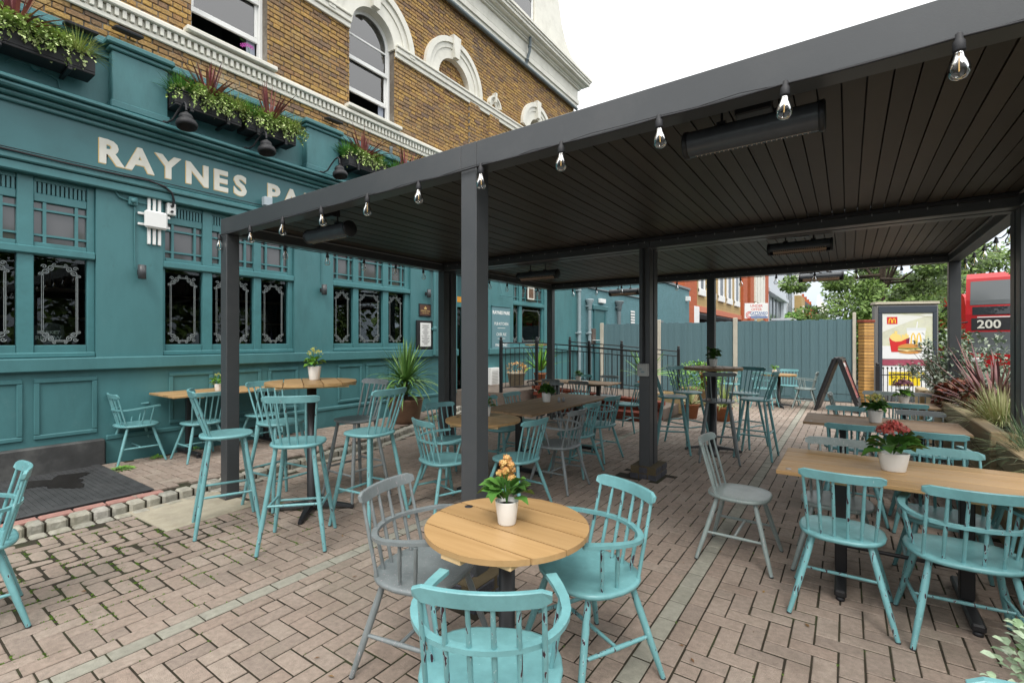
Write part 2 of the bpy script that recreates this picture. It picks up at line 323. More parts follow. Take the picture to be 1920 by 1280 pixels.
    def build(s, name, material, parent=None, stuff=False, label=None, recalc=False):
        me = s.data(name, material)
        if recalc:
            b = bmesh.new(); b.from_mesh(me); bmesh.ops.recalc_face_normals(b, faces=b.faces); b.to_mesh(me); b.free()
        o = bpy.data.objects.new(name, me); COL.objects.link(o)
        if parent: o.parent = parent
        if stuff: o['kind'] = 'stuff'
        if label: o['label'] = label
        return o
def inst(name, me, parent, loc=(0, 0, 0), rot=None, scale=None):
    o = bpy.data.objects.new(name, me); COL.objects.link(o); o.parent = parent; o.location = loc
    if rot: o.rotation_euler = rot
    if scale: o.scale = scale
    return o
def tag(o, label, cat, group=None):
    o['label'] = label; o['category'] = cat
    if group: o['group'] = group
    return o
def thing(name, label, cat, loc=(0, 0, 0), rz=0, group=None):
    o = bpy.data.objects.new(name, None); COL.objects.link(o); o.location = loc; o.rotation_euler = (0, 0, rz); o.empty_display_size = .1
    return tag(o, label, cat, group)
def copy_tree(o, parent=None):
    c = o.copy(); COL.objects.link(c)
    if parent: c.parent = parent
    for ch in [x for x in KIDS.get(o.name, list(o.children))]: copy_tree(ch, c)
    return c
KIDS = {}
def struct(o): o['kind'] = 'structure'; return o
def basis(o, ex, ey):
    """matrix with origin o, local x=ex, y=ey, z=ex×ey"""
    ex = Vector(ex).normalized(); ey = Vector(ey).normalized(); ez = ex.cross(ey)
    m = Matrix.Identity(4)
    for i in range(3): m[i][0] = ex[i]; m[i][1] = ey[i]; m[i][2] = ez[i]; m[i][3] = o[i]
    return m
def text(body, name, material, parent, m, size, extrude=.001, align='CENTER', bold=.0, spacing=1.0, sx=1.0):
    cu = bpy.data.curves.new(name, 'FONT'); cu.body = body; cu.size = size; cu.extrude = extrude; cu.align_x = align; cu.offset = bold*size
    cu.space_character = spacing; cu.resolution_u = 3
    t = bpy.data.objects.new('t', cu); COL.objects.link(t)
    me = bpy.data.meshes.new_from_object(t); bpy.data.objects.remove(t)
    if sx != 1: me.transform(Matrix.Diagonal((sx, 1, 1, 1)))
    me.transform(m); me.materials.clear(); me.materials.append(material)
    o = bpy.data.objects.new(name, me); COL.objects.link(o)
    if parent: o.parent = parent
    return o
# wall facing +X: local x -> +Y? seen from +X side looking to -X, right is +Y  -> ex=+Y, ey=+Z, ez=+X
def onwall(x, y, z): return basis((x, y, z), (0, 1, 0), (0, 0, 1))
# ------------------------------------------------------------------ ground and paving
g = MB(); g.face([(-300, -60, -.06), (300, -60, -.06), (300, 600, -.06), (-300, 600, -.06)])
struct(g.build('ground', M_ASPH))
def kerb_x(y):
    P_ = [(-3, -5.14), (1.6, -5.145), (4.41, -5.47), (5.86, -6.0), (8, -6.9)]
    for (a, xa), (b, xb) in zip(P_, P_[1:]):
        if y <= b: return xa+(xb-xa)*(y-a)/(b-a)
    return -6.9
pave = MB(); pave.face([(-7.1, -2, -.0045), (4.2, -2, -.0045), (4.2, 14.25, -.0045), (-7.1, 14.25, -.0045)])
PAVE = struct(pave.build('patio_paving', M_JOINT))
slab_poly = [(-5.10, 1.52), (-4.41, 1.55), (-4.44, 2.24), (-5.16, 2.20)]
def in_poly(x, y, P_):
    c = False; n = len(P_)
    for i in range(n):
        (x1, y1), (x2, y2) = P_[i], P_[(i+1) % n]
        if (y1 > y) != (y2 > y) and x < (x2-x1)*(y-y1)/(y2-y1)+x1: c = not c
    return c
pieces = []      # (x0,x1,y0,y1,grey, zone)
def herring(xa, xb, ya, yb, ncol):
    w = (xb-xa)/ncol; h = .1; nr = int((yb-ya)/h)
    for j in range(-1, nr+1):
        for i in range(-1, ncol+1):
            k = (i-j) % 4
            if k == 0: c = (i, i+2, j, j+1)
            elif k == 3: c = (i, i+1, j, j+2)
            else: continue
            i0, i1, j0, j1 = max(c[0], 0), min(c[1], ncol), max(c[2], 0), min(c[3], nr)
            if i1 > i0 and j1 > j0: pieces.append((xa+i0*w, xa+i1*w, ya+j0*h, ya+j1*h, 0))
herring(-6.82, -3.02, -.5, 14.2, 38); herring(-2.72, -.95, -.5, 14.2, 18); herring(-.65, 1.5, -.5, 14.2, 21)
for xs in (-3.02, -2.92, -2.82, -.95, -.85, -.75):
    y = -.5-random.random()*.2
    while y < 14.1:
        ln = .2 if random.random() > .06 else .1
        pieces.append((xs, xs+.1, y, y+ln, 1 if xs in (-2.92, -.85) else 0)); y += ln
keep = []
for p in pieces:
    cx, cy = (p[0]+p[1])/2, (p[2]+p[3])/2
    if cx < kerb_x(cy)+.13: continue
    if in_poly(cx, cy, slab_poly): continue
    if cy > 8.95 and cx < -2.75 and cy < 11.4: continue
    if -2.1 < cx < -1.6 and (5.02 < cy < 5.5 or 2.02 < cy < 2.4): continue
    if cx > .98 and cy > 2.4: continue
    keep.append((cx, cy, p[1]-p[0], p[3]-p[2], p[4]))
def psize(x, y, z, s=1):
    q = proj(x, y, z)
    if q is None or not (-20 < q[0] < 1940 and -20 < q[1] < 1300): return 0
    return s/q[2]**2
def paver_mb(mb, cx, cy, w, l, z, rnd, rough=0):
    j = .0044+rough*.004; b = .003+rough*.008; hx, hy = w/2-j, l/2-j
    a = random.uniform(-.006, .006)*(1+rough*7); ca, sa = math.cos(a), math.sin(a)
    ox, oy = random.uniform(-.001, .001)*(1+rough*5), random.uniform(-.001, .001)*(1+rough*5)
    tx, ty = random.uniform(-.008, .008)*(1+2*rough), random.uniform(-.008, .008)*(1+2*rough); dz = random.uniform(-.0012, .0012)*(1+rough)
    def P_(x, y, zz): return (cx+ox+x*ca-y*sa, cy+oy+x*sa+y*ca, z+zz+(tx*x+ty*y+dz if zz > -.01 else 0))
    def oct_(ax, ay, c, zz):
        if rough < .1: return [P_(-ax, -ay, zz), P_(ax, -ay, zz), P_(ax, ay, zz), P_(-ax, ay, zz)]
        q = [random.uniform(.5, 1.6)*c for _ in range(4)]
        return [P_(-ax+q[0], -ay, zz), P_(ax-q[1], -ay, zz), P_(ax, -ay+q[1], zz), P_(ax, ay-q[2], zz), P_(ax-q[2], ay, zz), P_(-ax+q[3], ay, zz), P_(-ax, ay-q[3], zz), P_(-ax, -ay+q[0], zz)]
    st = random.getstate(); lo = oct_(hx, hy, .014*rough, -.04); random.setstate(st); mid = oct_(hx, hy, .014*rough, -.003); random.setstate(st); top = oct_(hx-b, hy-b, .014*rough, 0)
    n = len(lo); vs = lo+mid+top
    fs = [(i, (i+1) % n, n+(i+1) % n, n+i) for i in range(n)]+[(n+i, n+(i+1) % n, 2*n+(i+1) % n, 2*n+i) for i in range(n)]+[tuple(range(2*n, 3*n))]
    mb.mesh(vs, fs, rnd)
def rough_at(x, y):
    d = math.hypot((x+4.35)/.75, (y-1.15)/.9)
    return max(0, min(1, 1.5-d)) + (.25 if random.random() < .12 else 0)
keep.sort(key=lambda k: -psize(k[0], k[1], 0, k[2]*k[3]))
stR, stG = MB(), MB()
for i, (cx, cy, w, l, gr) in enumerate(keep):
    rg = rough_at(cx, cy)
    if i < 300:
        m = MB(); paver_mb(m, cx, cy, w, l, 0, random.random(), rg); m.build('paver', M_GPAVER if gr else M_PAVER, PAVE)
    else: paver_mb(stG if gr else stR, cx, cy, w, l, 0, random.random(), rg)
stR.build('distant_pavers', M_PAVER, PAVE, stuff=True); stG.build('distant_grey_pavers', M_GPAVER, PAVE, stuff=True)
# moss tufts in the joints
mo = MB()
def tuft(x, y, z, r):
    for _ in range(int(14*r/.02)):
        a = random.random()*2*PI; d = random.random()*r; px, py = x+math.cos(a)*d, y+math.sin(a)*d*.8; s = random.uniform(.002, .005)
        h = random.uniform(.002, .010); b = random.random()*PI
        mo.face([(px-s*math.cos(b), py-s*math.sin(b), z), (px+s*math.cos(b), py+s*math.sin(b), z), (px+random.uniform(-s, s), py+random.uniform(-s, s), z+h)], random.random())
jl = [k for k in keep if math.hypot((k[0]+4.3)/1.0, (k[1]-1.2)/1.1) < 1.2]
for k in jl:
    if random.random() < .95:
        sx, sy = random.choice((-1, 1)), random.choice((-1, 1)); bx, by = k[0]+sx*k[2]/2, k[1]+sy*k[3]/2
        for q in range(random.randint(3, 8)):
            if random.random() < .5: tuft(bx+random.uniform(-.05, .05), by, -.003, random.uniform(.006, .016))
            else: tuft(bx, by+random.uniform(-.05, .05), -.003, random.uniform(.006, .016))
for k in random.sample(keep[:900], 160): tuft(k[0]+random.choice((-1, 1))*k[2]/2, k[1]+random.uniform(-1, 1)*k[3]/2, -.003, random.uniform(.004, .012))
mo.build('moss', M_MOSS); bpy.data.objects['moss']['kind'] = 'stuff'; bpy.data.objects['moss']['label'] = 'green moss growing in the joints between the pavers'
m = MB(); m.prism([(-5.15, 1.5), (-4.38, 1.53), (-4.42, 2.26), (-5.17, 2.22)], -.03, .004)
struct(m.build('concrete_footing_slab', M_CONC))
# raised strip along the pub with setts as its kerb
st = MB()
ys = [-2, 1.6, 4.41, 5.86, 8, 8.9]
poly = [(kerb_x(y)-.02, y) for y in ys]+[(-7.12, 8.9), (-7.12, -2)]
st.prism(poly, -.05, .062); STRIP = struct(st.build('raised_pavement', M_JOINT))
kb = thing('sett_kerb', 'low kerb of worn granite setts along the raised pavement beside the pub', 'kerb')
y = -.6
while y < 7.9:
    l = random.uniform(.11, .15); yc = y+l/2; x = kerb_x(yc); dx = kerb_x(yc+.1)-kerb_x(yc-.1); a = math.atan2(-dx, .2)
    M_ = Matrix.Translation((x, yc, 0)) @ Matrix.Rotation(a, 4, 'Z')
    m = MB(); m.bbox(-.115-random.random()*.01, 0, -l/2+.007, l/2-.007, -.03, .08+random.uniform(-.006, .008), b=.018, m=M_, r=random.random()); m.build('sett', M_SETT, kb)
    m = MB(); m.bbox(.008, .105, -l/2+.006, l/2-.006, -.03, .008+random.uniform(-.004, .004), b=.012, m=M_, r=random.random()); m.build('flat_sett', M_SETT, kb)
    y += l
for i in range(9):
    m = MB(); y0 = -.1+i*.215; m.bbox(-5.36, -5.27, y0, y0+.205, -.02, .084, b=.008, r=random.random()); m.build('edging_brick', M_PINK, STRIP)
sp_ = MB(); cnt = []
def strip_field():
    w, h = .1, .1; nc, nr = 18, 75
    for j in range(nr):
        for i in range(nc):
            k = (i-j) % 4
            if k not in (0, 3): continue
            c = (i, min(i+2, nc), j, j+1) if k == 0 else (i, i+1, j, min(j+2, nr))
            x0, x1, y0, y1 = -7.0+c[0]*w, -7.0+c[1]*w, 1.3+c[2]*h, 1.3+c[3]*h
            cx, cy = (x0+x1)/2, (y0+y1)/2
            if cx+.1 > kerb_x(cy)-.12 or (cy < 1.78 and cx < -5.4) or cy > 8: continue
            cnt.append((cx, cy, x1-x0, y1-y0))
strip_field()
cnt.sort(key=lambda k: -psize(k[0], k[1], .08, k[2]*k[3]))
for i, k in enumerate(cnt):
    if i < 240: m = MB(); paver_mb(m, *k, .08, random.random(), .15); m.build('paver', M_PAVER, STRIP)
    else: paver_mb(sp_, *k, .08, random.random(), .15)
sp_.build('distant_pavers', M_PAVER, STRIP, stuff=True)
# rubber mat
t = thing('rubber_mat', 'black ribbed rubber mat lying at the foot of the grey plinth', 'doormat')
m = MB(); m.bbox(-6.98, -5.39, -.5, 1.76, .062, .088, b=.006); m.build('mat_sheet', M_RUBBER, t)
m = MB()
for i in range(52): yy = -.45+i*.042; m.box(-6.93, -5.46, yy, yy+.018, .088, .0925)
m.build('ribs', M_RUBBER, t, stuff=True)
m = MB(); m.bbox(-5.47, -5.38, -.5, 1.78, .088, .098, b=.004); m.bbox(-6.98, -5.47, 1.70, 1.78, .088, .098, b=.004); m.build('edge_ramp', M_RUBBER, t)
mb = MB(); pts = []
for i in range(26): a = i/26*2*PI; q = 1+.35*math.sin(3*a+1)+.18*math.sin(7*a); pts.append((-6.45+.30*q*math.cos(a), 1.33+.22*q*math.sin(a)))
mb.prism(pts, .0928, .0942); tag(mb.build('puddle', mat('dark_wet_patch', (.012, .011, .010), rough=.08, spec=.8)), 'dark puddle lying on the black rubber mat', 'puddle')
mb = MB()
for _ in range(70):
    x, y = random.uniform(-4.8, .8), random.uniform(.6, 7); a = random.random()*6.28; l_ = random.uniform(.008, .02); c_, s_ = math.cos(a)*l_, math.sin(a)*l_
    mb.face([(x-c_, y-s_, .005), (x+s_*.4, y-c_*.4, .008), (x+c_, y+s_, .006), (x-s_*.4, y+c_*.4, .010)], random.random())
o = mb.build('fallen_leaves', leafmat('dry_leaf', [(.20, .10, .04), (.12, .06, .03), (.30, .18, .06)])); o['kind'] = 'stuff'; o['label'] = 'small dry leaves scattered over the paving'
# weeds at the wall foot
def weed(name, label, x, y, z, r, n, material=M_LEAFY, cat='weed'):
    mb = MB()
    for _ in range(n):
        a = random.random()*2*PI; d = random.random()**.6*r; s = random.uniform(.010, .022); h = random.uniform(.005, .05)*(1-.5*d/r)
        c = Vector((x+math.cos(a)*d, y+math.sin(a)*d, z+h)); u = Vector((math.cos(a), math.sin(a), random.uniform(-.3, .5)))*s; v = Vector((-math.sin(a), math.cos(a), random.uniform(-.3, .3)))*s*.6
        mb.face([c-u, c-v, c+u*1.3, c+v], random.random())
    return tag(mb.build(name, material), label, cat)
weed('weed', 'bright green weed by the corner of the rubber mat', -6.55, 1.86, .075, .11, 150)
weed('weed', 'small weed at the wall behind the armchair leg', -6.85, 2.3, .075, .07, 60)
weed('weed', 'thin weed at the wall foot under the wall table', -6.98, 2.75, .075, .08, 50)

# ------------------------------------------------------------------ pub building
PUB = thing('pub_building', 'teal-fronted pub with stock brick upper storey and cream arches', 'building', (0, 0, 0))
WX = -7.1; UX = -7.3
OPEN = [(-1.35, 0.42+1.36-1.78), (0, 0)]
wins = [(-.02, 1.78, [(.04, .46), (.58, 1.14), (1.27, 1.71)]), (2.44, 4.20, [(2.48, 2.91), (3.03, 3.59), (3.70, 4.12)]), (4.89, 6.64, [(4.93, 5.32), (5.43, 5.98), (6.11, 6.53)]), (10.20, 11.76, [(10.27, 10.53), (10.66, 11.70)])]
openings = [(a, b) for a, b, _ in wins]+[]
door_y = (8.02, 9.1)
mb = MB(); prev = -3
for a, b in sorted(openings+[door_y]):
    mb.box(WX-.34, WX, prev, a, 1.31 if True else 0, 3.26); prev = b
mb.box(WX-.34, WX, prev, 14.0, 1.31, 3.26)
mb.box(WX-.34, WX, -3, door_y[0], 0, 1.31); mb.box(WX-.34, WX, door_y[1], 14.0, 0, 1.31)
mb.box(WX-.34, WX+.001, -3, 14.0, 3.26, 4.20); mb.box(WX-.34, WX-.03, -3, 14, 4.20, 4.93)
mb.box(WX-.34, WX-.02, 13.7, 14.0, 4.93, 5.0)
mb.build('wall', M_TEALWALL, PUB)
mb = MB(); mb.bbox(WX+.001, WX+.075, -3, 8.0, 1.165, 1.31, b=.012); mb.bbox(WX+.001, WX+.075, 9.12, 13.98, 1.165, 1.31, b=.012)
mb.bbox(WX+.001, WX+.05, 1.86, 8.0, .34, .40, b=.012); mb.box(WX+.001, WX+.035, 1.86, 8.0, .06, .34)
mb.build('sill_band', M_TEALWALL, PUB)
mb = MB(); mb.bbox(WX+.002, WX+.11, -3, 1.84, .03, .37, b=.012); mb.build('plinth', M_PLINTH, PUB)
def panel(y0, y1, z0=.44, z1=1.09):
    mb = MB(); w, d = .05, .022
    for r_ in ((y0, y1, z1-w, z1), (y0, y1, z0, z0+w), (y0, y0+w, z0+w, z1-w), (y1-w, y1, z0+w, z1-w)): mb.bbox(WX+.001, WX+d, *r_, b=.009)
    mb.build('panel_moulding', M_TEALWALL, PUB)
for a, b in ((.62, 1.18), (-.1, .5), (1.26, 1.79), (2.50, 3.02), (3.12, 3.68), (3.78, 4.26), (4.97, 5.47), (5.56, 6.12), (6.2, 6.7)): panel(a, b)

def etched(y0, y1, z0, z1, x, parent):
    mb = MB(); lw = .0035
    def rib(pts, w=lw):
        for (a, b), (c, d) in zip(pts, pts[1:]):
            L_ = math.hypot(c-a, d-b) or 1e-6; nx, ny = -(d-b)/L_*w, (c-a)/L_*w
            mb.face([(x, a+nx, b+ny), (x, a-nx, b-ny), (x, c-nx, d-ny), (x, c+nx, d+ny)])
    q = .05; o = .014
    for d in (0, o): 
        rib([(y0+d, z0+q+.03), (y0+d, z1-q-.03)], .0022); rib([(y1-d, z0+q+.03), (y1-d, z1-q-.03)], .003)
        rib([(y0+q+.03, z0+d), (y1-q-.03, z0+d)], .003); rib([(y0+q+.03, z1-d), (y1-q-.03, z1-d)], .003)
    for cy, sy in ((y0, 1), (y1, -1)):
        for cz, sz in ((z0, 1), (z1, -1)):
            for ox, oz, r0, tw, ph in ((.030, .070, .030, 1.9, 0), (.070, .030, .030, -1.9, PI/2), (.020, .020, .024, 1.6, PI), (-.012, .105, .017, -1.5, 0), (.105, -.012, .017, 1.5, PI/2), (.052, .052, .018, 1.7, 1)):
                pts = []
                for i in range(15):
                    t = i/14; a = ph+tw*2*PI*t*.75; rr = r0*(1-t*.8); pts.append((cy+sy*(ox+rr*math.cos(a)), cz+sz*(oz+rr*math.sin(a))))
                rib(pts, .0042)
            rib([(cy+sy*.0, cz+sz*.09), (cy+sy*.012, cz+sz*.105), (cy, cz+sz*.12)], .006); rib([(cy+sy*.09, cz), (cy+sy*.105, cz+sz*.012), (cy+sy*.12, cz)], .006)
    mb.build('etched_border', M_ETCH, parent)
def shop_window(y0, y1, lights, z0=1.40, zt=2.42, zt2=2.51, zu=3.02, zv=3.24, sign=None):
    fx = WX-.045; bx = WX-.12; mb = MB()
    zz = 1.31
    def B(a, b, c, d, x1=fx, bb=.006): mb.bbox(bx, x1, a, b, c, d, b=bb)
    edges = [y0]; 
    for (a, b) in lights: edges += [a, b]
    edges.append(y1)
    zd = (z0, zt, zt2, 2.555, 2.99, 3.07, 3.22, 3.26)
    for i in range(0, len(edges), 2):
        a, b = edges[i], edges[i+1]
        B(a, b, zz+.001, zv+.019, fx+(.012 if 0 < i < len(edges)-2 else 0))
    for (a, b) in lights:
        B(a+.0005, b-.0005, zz+.001, z0+.05, fx-.004); B(a+.0005, b-.0005, zt+.0, 2.56, fx-.004); B(a+.0005, b-.0005, 3.0, 3.09, fx-.004); B(a+.0005, b-.0005, 3.21, 3.258, fx-.004)
        mb.box(bx, bx+.02, a, b, 3.09, 3.21)
        n = max(4, int((b-a)/.034)); w = (b-a)/n
        for k in range(n): mb.box(bx+.02, fx-.006, a+k*w, a+k*w+w*.62, 3.09, 3.21)
    win = mb.build('window', M_TEALWOOD, PUB)
    m2 = MB(); m2.bbox(fx+.013, fx+.05, y0+.002, y1-.002, zt+.005, zt2, b=.012); m2.build('transom', M_TEALWOOD, win); m2 = MB(); m2.bbox(fx, fx+.035, y0, y1, zz+.002, 1.37, b=.01); m2.build('sill', M_TEALWOOD, win)
    for (a, b) in lights:
        m3 = MB(); s = (b-a)*.2; b1 = .014
        for yy in (a+s, b-s): m3.box(bx+.015, fx-.012, yy-b1, yy+b1, 2.56, 3.0)
        for z_ in (2.64, 2.915): m3.box(bx+.016, fx-.0125, a, b, z_-b1*.8, z_+b1*.8)
        m3.build('glazing_bar', M_TEALWOOD, win)
        m4 = MB(); m4.box(bx+.022, bx+.028, a, b, 2.56, 3.0); m4.build('upper_pane', M_LEAD, win)
        m5 = MB(); m5.box(bx+.022, bx+.028, a, b, z0+.05, zt+.001); m5.build('pane', M_GLASS, win)
        etched(a+.07 if b-a > .3 else a+.04, b-.07 if b-a > .3 else b-.04, z0+.09, zt-.09, bx+.0295, win)
    return win
for a, b, l in wins: shop_window(a, b, l)
# interior seen through the panes
mb = MB(); mb.box(-13, -7.46, -3, 14, 0, .02); mb.box(-13, -12.9, -3, 14, .02, 3.4); mb.box(-13, -7.46, -3, 14, 3.4, 3.45); mb.box(-13, -7.46, -3.1, -3, 0, 3.4); mb.box(-12.9, -7.46, 14, 14.1, 0, 3.4); mb.box(-10.5, -10.4, 0, 7.6, .02, 3.4); mb.build('interior_walls', M_DARKIN, PUB)
mb = MB()
for a, b, l in wins: mb.box(WX-.34, WX-.13, a, b, 1.38, 1.425)
mb.build('inner_sill', wood('varnished_sill', (.30, .11, .05), (.42, .17, .08)), PUB)
mb = MB(); mb.box(-9.6, -9.2, .6, 6.8, .02, 1.1); mb.box(-9.65, -9.15, .6, 6.8, 1.1, 1.14); mb.build('bar_counter', M_OAKD, PUB)
mb = MB()
for i in range(40):
    yy = .7+i*.16; mb.lathe([(.035, 0), (.035, .18), (.012, .24), (.012, .3)], 7, (-10.2, yy, 1.45+.45*(i % 3)), random.random())
mb.build('bottles', mat('bottle_glass_mix', (.2, .1, .05), rough=.2, cols=[(.02, .06, .02), (.25, .10, .03), (.5, .5, .45), (.05, .03, .12)]), PUB, stuff=True)
mb = MB()
for z_ in (1.42, 1.87, 2.32): mb.box(-10.39, -10.1, .5, 7.2, z_-.03, z_)
mb.build('back_bar_shelf', M_OAKD, PUB)
t = thing('window_board', 'dark arched board lettered REVIEW standing inside the left window', 'sign')
poly = [(1.30, 1.45), (1.55, 1.45), (1.55, 1.66), (1.50, 1.69), (1.42, 1.705), (1.34, 1.69), (1.30, 1.66)]
mb = MB(); mb.prism([(y-1.42, z) for y, z in poly], 0, .012, m=onwall(-7.33, 1.42, 0)); mb.build('board', mat('slate_board', (.06, .06, .065)), t)
text('REVIEW', 'lettering', M_WHITE, t, onwall(-7.316, 1.42, 1.51), .062, bold=.02)
text('MARKET', 'lettering', M_WHITE, t, onwall(-7.316, 1.42, 1.575), .05, bold=.01)
# fascia, cornice and parapet
mb = MB()
mb.bbox(WX+.002, WX+.07, -3, 13.9, 3.26, 3.36, b=.012); mb.bbox(WX+.002, WX+.10, -3, 13.9, 3.362, 3.43, b=.014); mb.bbox(WX+.002, WX+.075, -3, 13.9, 3.432, 3.475, b=.012)
mb.build('lower_moulding', M_TEALWOOD, PUB)
mb = MB(); mb.box(WX+.002, WX+.045, -3, 13.9, 3.476, 3.95); mb.build('fascia_board', M_TEALDEEP, PUB)
mb = MB()
mb.bbox(WX+.002, WX+.09, -3, 13.92, 3.951, 4.0, b=.012); mb.bbox(WX+.002, WX+.15, -3, 13.92, 4.002, 4.05, b=.016); mb.bbox(WX+.002, WX+.23, -3, 13.95, 4.052, 4.11, b=.02); mb.bbox(WX+.002, WX+.27, -3, 13.97, 4.112, 4.155, b=.01); mb.bbox(WX+.002, WX+.12, -3, 13.95, 4.157, 4.21, b=.012)
mb.build('cornice', M_TEALWOOD, PUB)
for y0, y1 in ((-.5, .06), (1.9, 2.46), (4.35, 4.93), (6.80, 7.38), (9.25, 9.83), (11.7, 12.28)):
    mb = MB(); mb.bbox(WX-.03, WX+.10, y0, y1, 4.211, 4.88, b=.01); mb.bbox(WX-.03, WX+.125, y0-.02, y1+.02, 4.211, 4.30, b=.012)
    mb.bbox(WX-.03, WX+.13, y0-.03, y1+.03, 4.88, 4.93, b=.012); mb.bbox(WX-.03, WX+.17, y0-.06, y1+.06, 4.931, 5.0, b=.015); mb.build('parapet_pier', M_TEALWALL, PUB)
mb = MB(); mb.bbox(UX+.01, WX+.03, -3, 13.95, 4.93, 4.985, b=.012); mb.bbox(UX+.01, WX+.0, -3, 13.95, 4.986, 5.04, b=.008); mb.build('parapet_capping', M_TEALWOOD, PUB)
mb = MB(); mb.bbox(WX-.03, WX+.0, -3, 13.9, 4.80, 4.84, b=.008); mb.build('parapet_moulding', M_TEALWOOD, PUB)
# shop name, letter by letter
LET = [('R', 1.79), ('A', 2.07), ('Y', 2.38), ('N', 2.68), ('E', 3.02), ('S', 3.29), ('P', 3.76), ('A', 4.02), ('R', 4.35), ('K', 4.65)]
for ch, yy in LET:
    m_ = basis((WX+.0475, yy*.995, 3.565), (0, 1, 0), (0, 0, 1))
    o = text(ch, 'letter', M_CREAM, PUB, m_, .38, extrude=.002, align='LEFT', bold=.038)
    m_ = basis((WX+.0458, yy*.995-.007, 3.558), (0, 1, 0), (0, 0, 1))
    g2 = text(ch, 'letter_outline', M_GOLD, o, m_, .38, extrude=.0012, align='LEFT', bold=.044)
# ---- upper brick storey with holes
ARC = [(.84, .52, 7.2), (3.36, .52, 7.2), (5.88, .52, 7.2)]
def holes(z):
    h = []
    for cy, r_, zs in ARC:
        if 5.70 < z <= zs: h.append((cy-r_, cy+r_))
        elif zs < z < zs+r_: w = math.sqrt(r_*r_-(z-zs)**2); h.append((cy-w, cy+w))
    for cy, r_, zs, zb in ((8.13, .55, 7.30, 7.30), (11.63, .40, 7.42, 7.42)):
        if zs < z < zs+r_: w = math.sqrt(r_*r_-(z-zs)**2); h.append((cy-w, cy+w))
    return sorted(h)
def intervals(z, ya, yb):
    o = []; p = ya
    for a, b in holes(z):
        if b <= p or a >= yb: continue
        if a > p: o.append((p, a))
        p = b
    if p < yb: o.append((p, yb))
    return o
mort = MB(); bricks = []
def course_bricks(z, row, iv, x, shade=None):
    y = -3-(.163 if row % 2 else 0); k = 0
    while y < 14.3:
        l = .215 if k % 2 == 0 else .1025
        for a, b in iv:
            s_, e_ = max(y, a), min(y+l, b)
            if e_-s_ > .03: bricks.append((s_, e_, z, x))
        y += l+.01; k += 1
row = 0; z = 5.0
while z < 9.0:
    iv = intervals(z+.035, -2, 13.95)
    for a, b in iv: mort.box(UX-.30, UX-.012, a, b, z, z+.075)
    course_bricks(z+.005, row, iv, UX); z += .075; row += 1
for cy, r_, zs, xx in ((8.13, .55, 7.30, UX-.10),):
    z = zs; row = 0
    while z < zs+r_:
        w = math.sqrt(max(0, r_*r_-(z-zs)**2))
        if w > .05: course_bricks(z+.005, row, [(cy-w, cy+w)], xx)
        z += .075; row += 1
mort.box(UX-.28, UX-.115, 7.5, 8.8, 7.2, 7.95)
# shallow brick pilasters
for ya, yb in ((8.62, 9.02), (9.40, 9.80)):
    z = 5.62; row = 0
    while z < 7.06: course_bricks(z+.005, row, [(ya, yb)], UX+.05); mort.box(UX-.0, UX+.038, ya+.004, yb-.004, z, z+.075); z += .075; row += 1
mort.build('brickwork_backing', M_MORTAR, PUB)
bricks = [b for b in bricks if b[0] > .2]
bricks.sort(key=lambda b: -psize(b[3], (b[0]+b[1])/2, b[2], (b[1]-b[0])))
rest = MB()
for i, (a, b, z, x) in enumerate(bricks):
    j = random.uniform(-.002, .010); q = MB() if i < 300 else rest
    q.bbox(x-.10, x+j, a+random.uniform(0, .004), b-random.uniform(0, .004), z+random.uniform(-.001, .003), z+.065-random.uniform(0, .004), b=random.uniform(.004, .009), r=random.random())
    if i < 300: q.build('brick', M_BRICK, PUB)
rest.build('distant_bricks', M_BRICK, PUB, stuff=True)
# sooty pale patches: render dabs left on the brickwork beneath the dentil course
mb = MB(); mb.bbox(UX+.004, UX+.035, -2, 13.95, 5.36, 5.425, b=.01); mb.bbox(UX+.004, UX+.012, -2, 13.95, 5.43, 5.53, b=.002); mb.bbox(UX+.004, UX+.09, -2, 13.95, 5.535, 5.60, b=.012); mb.bbox(UX+.004, UX+.05, -2, 13.95, 5.601, 5.63, b=.008)
mb.build('dentil_cornice', M_CREAM, PUB)
dm = MB().bbox(.0, .045, -.021, .021, -.05, .05, b=.003).data('dentil', M_CREAM)
for i in range(165): inst('dentil', dm, PUB, (UX+.013, 1.0+i*.078, 5.482))
def arch_ring(mb, cy, zs, r0, r1, x0, x1, n=28, a0=0, a1=PI):
    for i in range(n):
        t0, t1 = a0+(a1-a0)*i/n, a0+(a1-a0)*(i+1)/n
        q = [(cy+r*math.cos(t), zs+r*math.sin(t)) for t, r in ((t0, r0), (t0, r1), (t1, r1), (t1, r0))]
        vs = [(x, y, z) for x in (x0, x1) for y, z in q]
        mb.mesh(vs, [(0, 3, 2, 1), (4, 5, 6, 7), (0, 1, 5, 4), (1, 2, 6, 5), (2, 3, 7, 6), (3, 0, 4, 7)])
def moulded_arch(cy, zs, ri, ro, key=True, name='arch_surround'):
    mb = MB(); w = ro-ri
    arch_ring(mb, cy, zs, ri-.03, ri+w*.45, UX-.25, UX+.03); arch_ring(mb, cy, zs, ri+w*.452, ri+w*.72, UX-.02, UX+.05); arch_ring(mb, cy, zs, ri+w*.722, ro, UX-.02, UX+.085)
    if key:
        a = .09*ro/.9; mb.prism([(-a*.75, ri-.01), (a*.75, ri-.01), (a*1.35, ro+.07), (-a*1.35, ro+.07)], 0, .115, m=onwall(UX+.001, cy, zs)); 
    mb.build(name, M_CREAM, PUB)
for cy, r_, zs in ARC: moulded_arch(cy, zs, r_-.005, .99 if cy > 5 else .99)
moulded_arch(8.13, 7.30, .545, .95); moulded_arch(11.63, 7.42, .395, .80); moulded_arch(9.60, 7.36, .10, .25)
mb = MB()      # string course between the arches
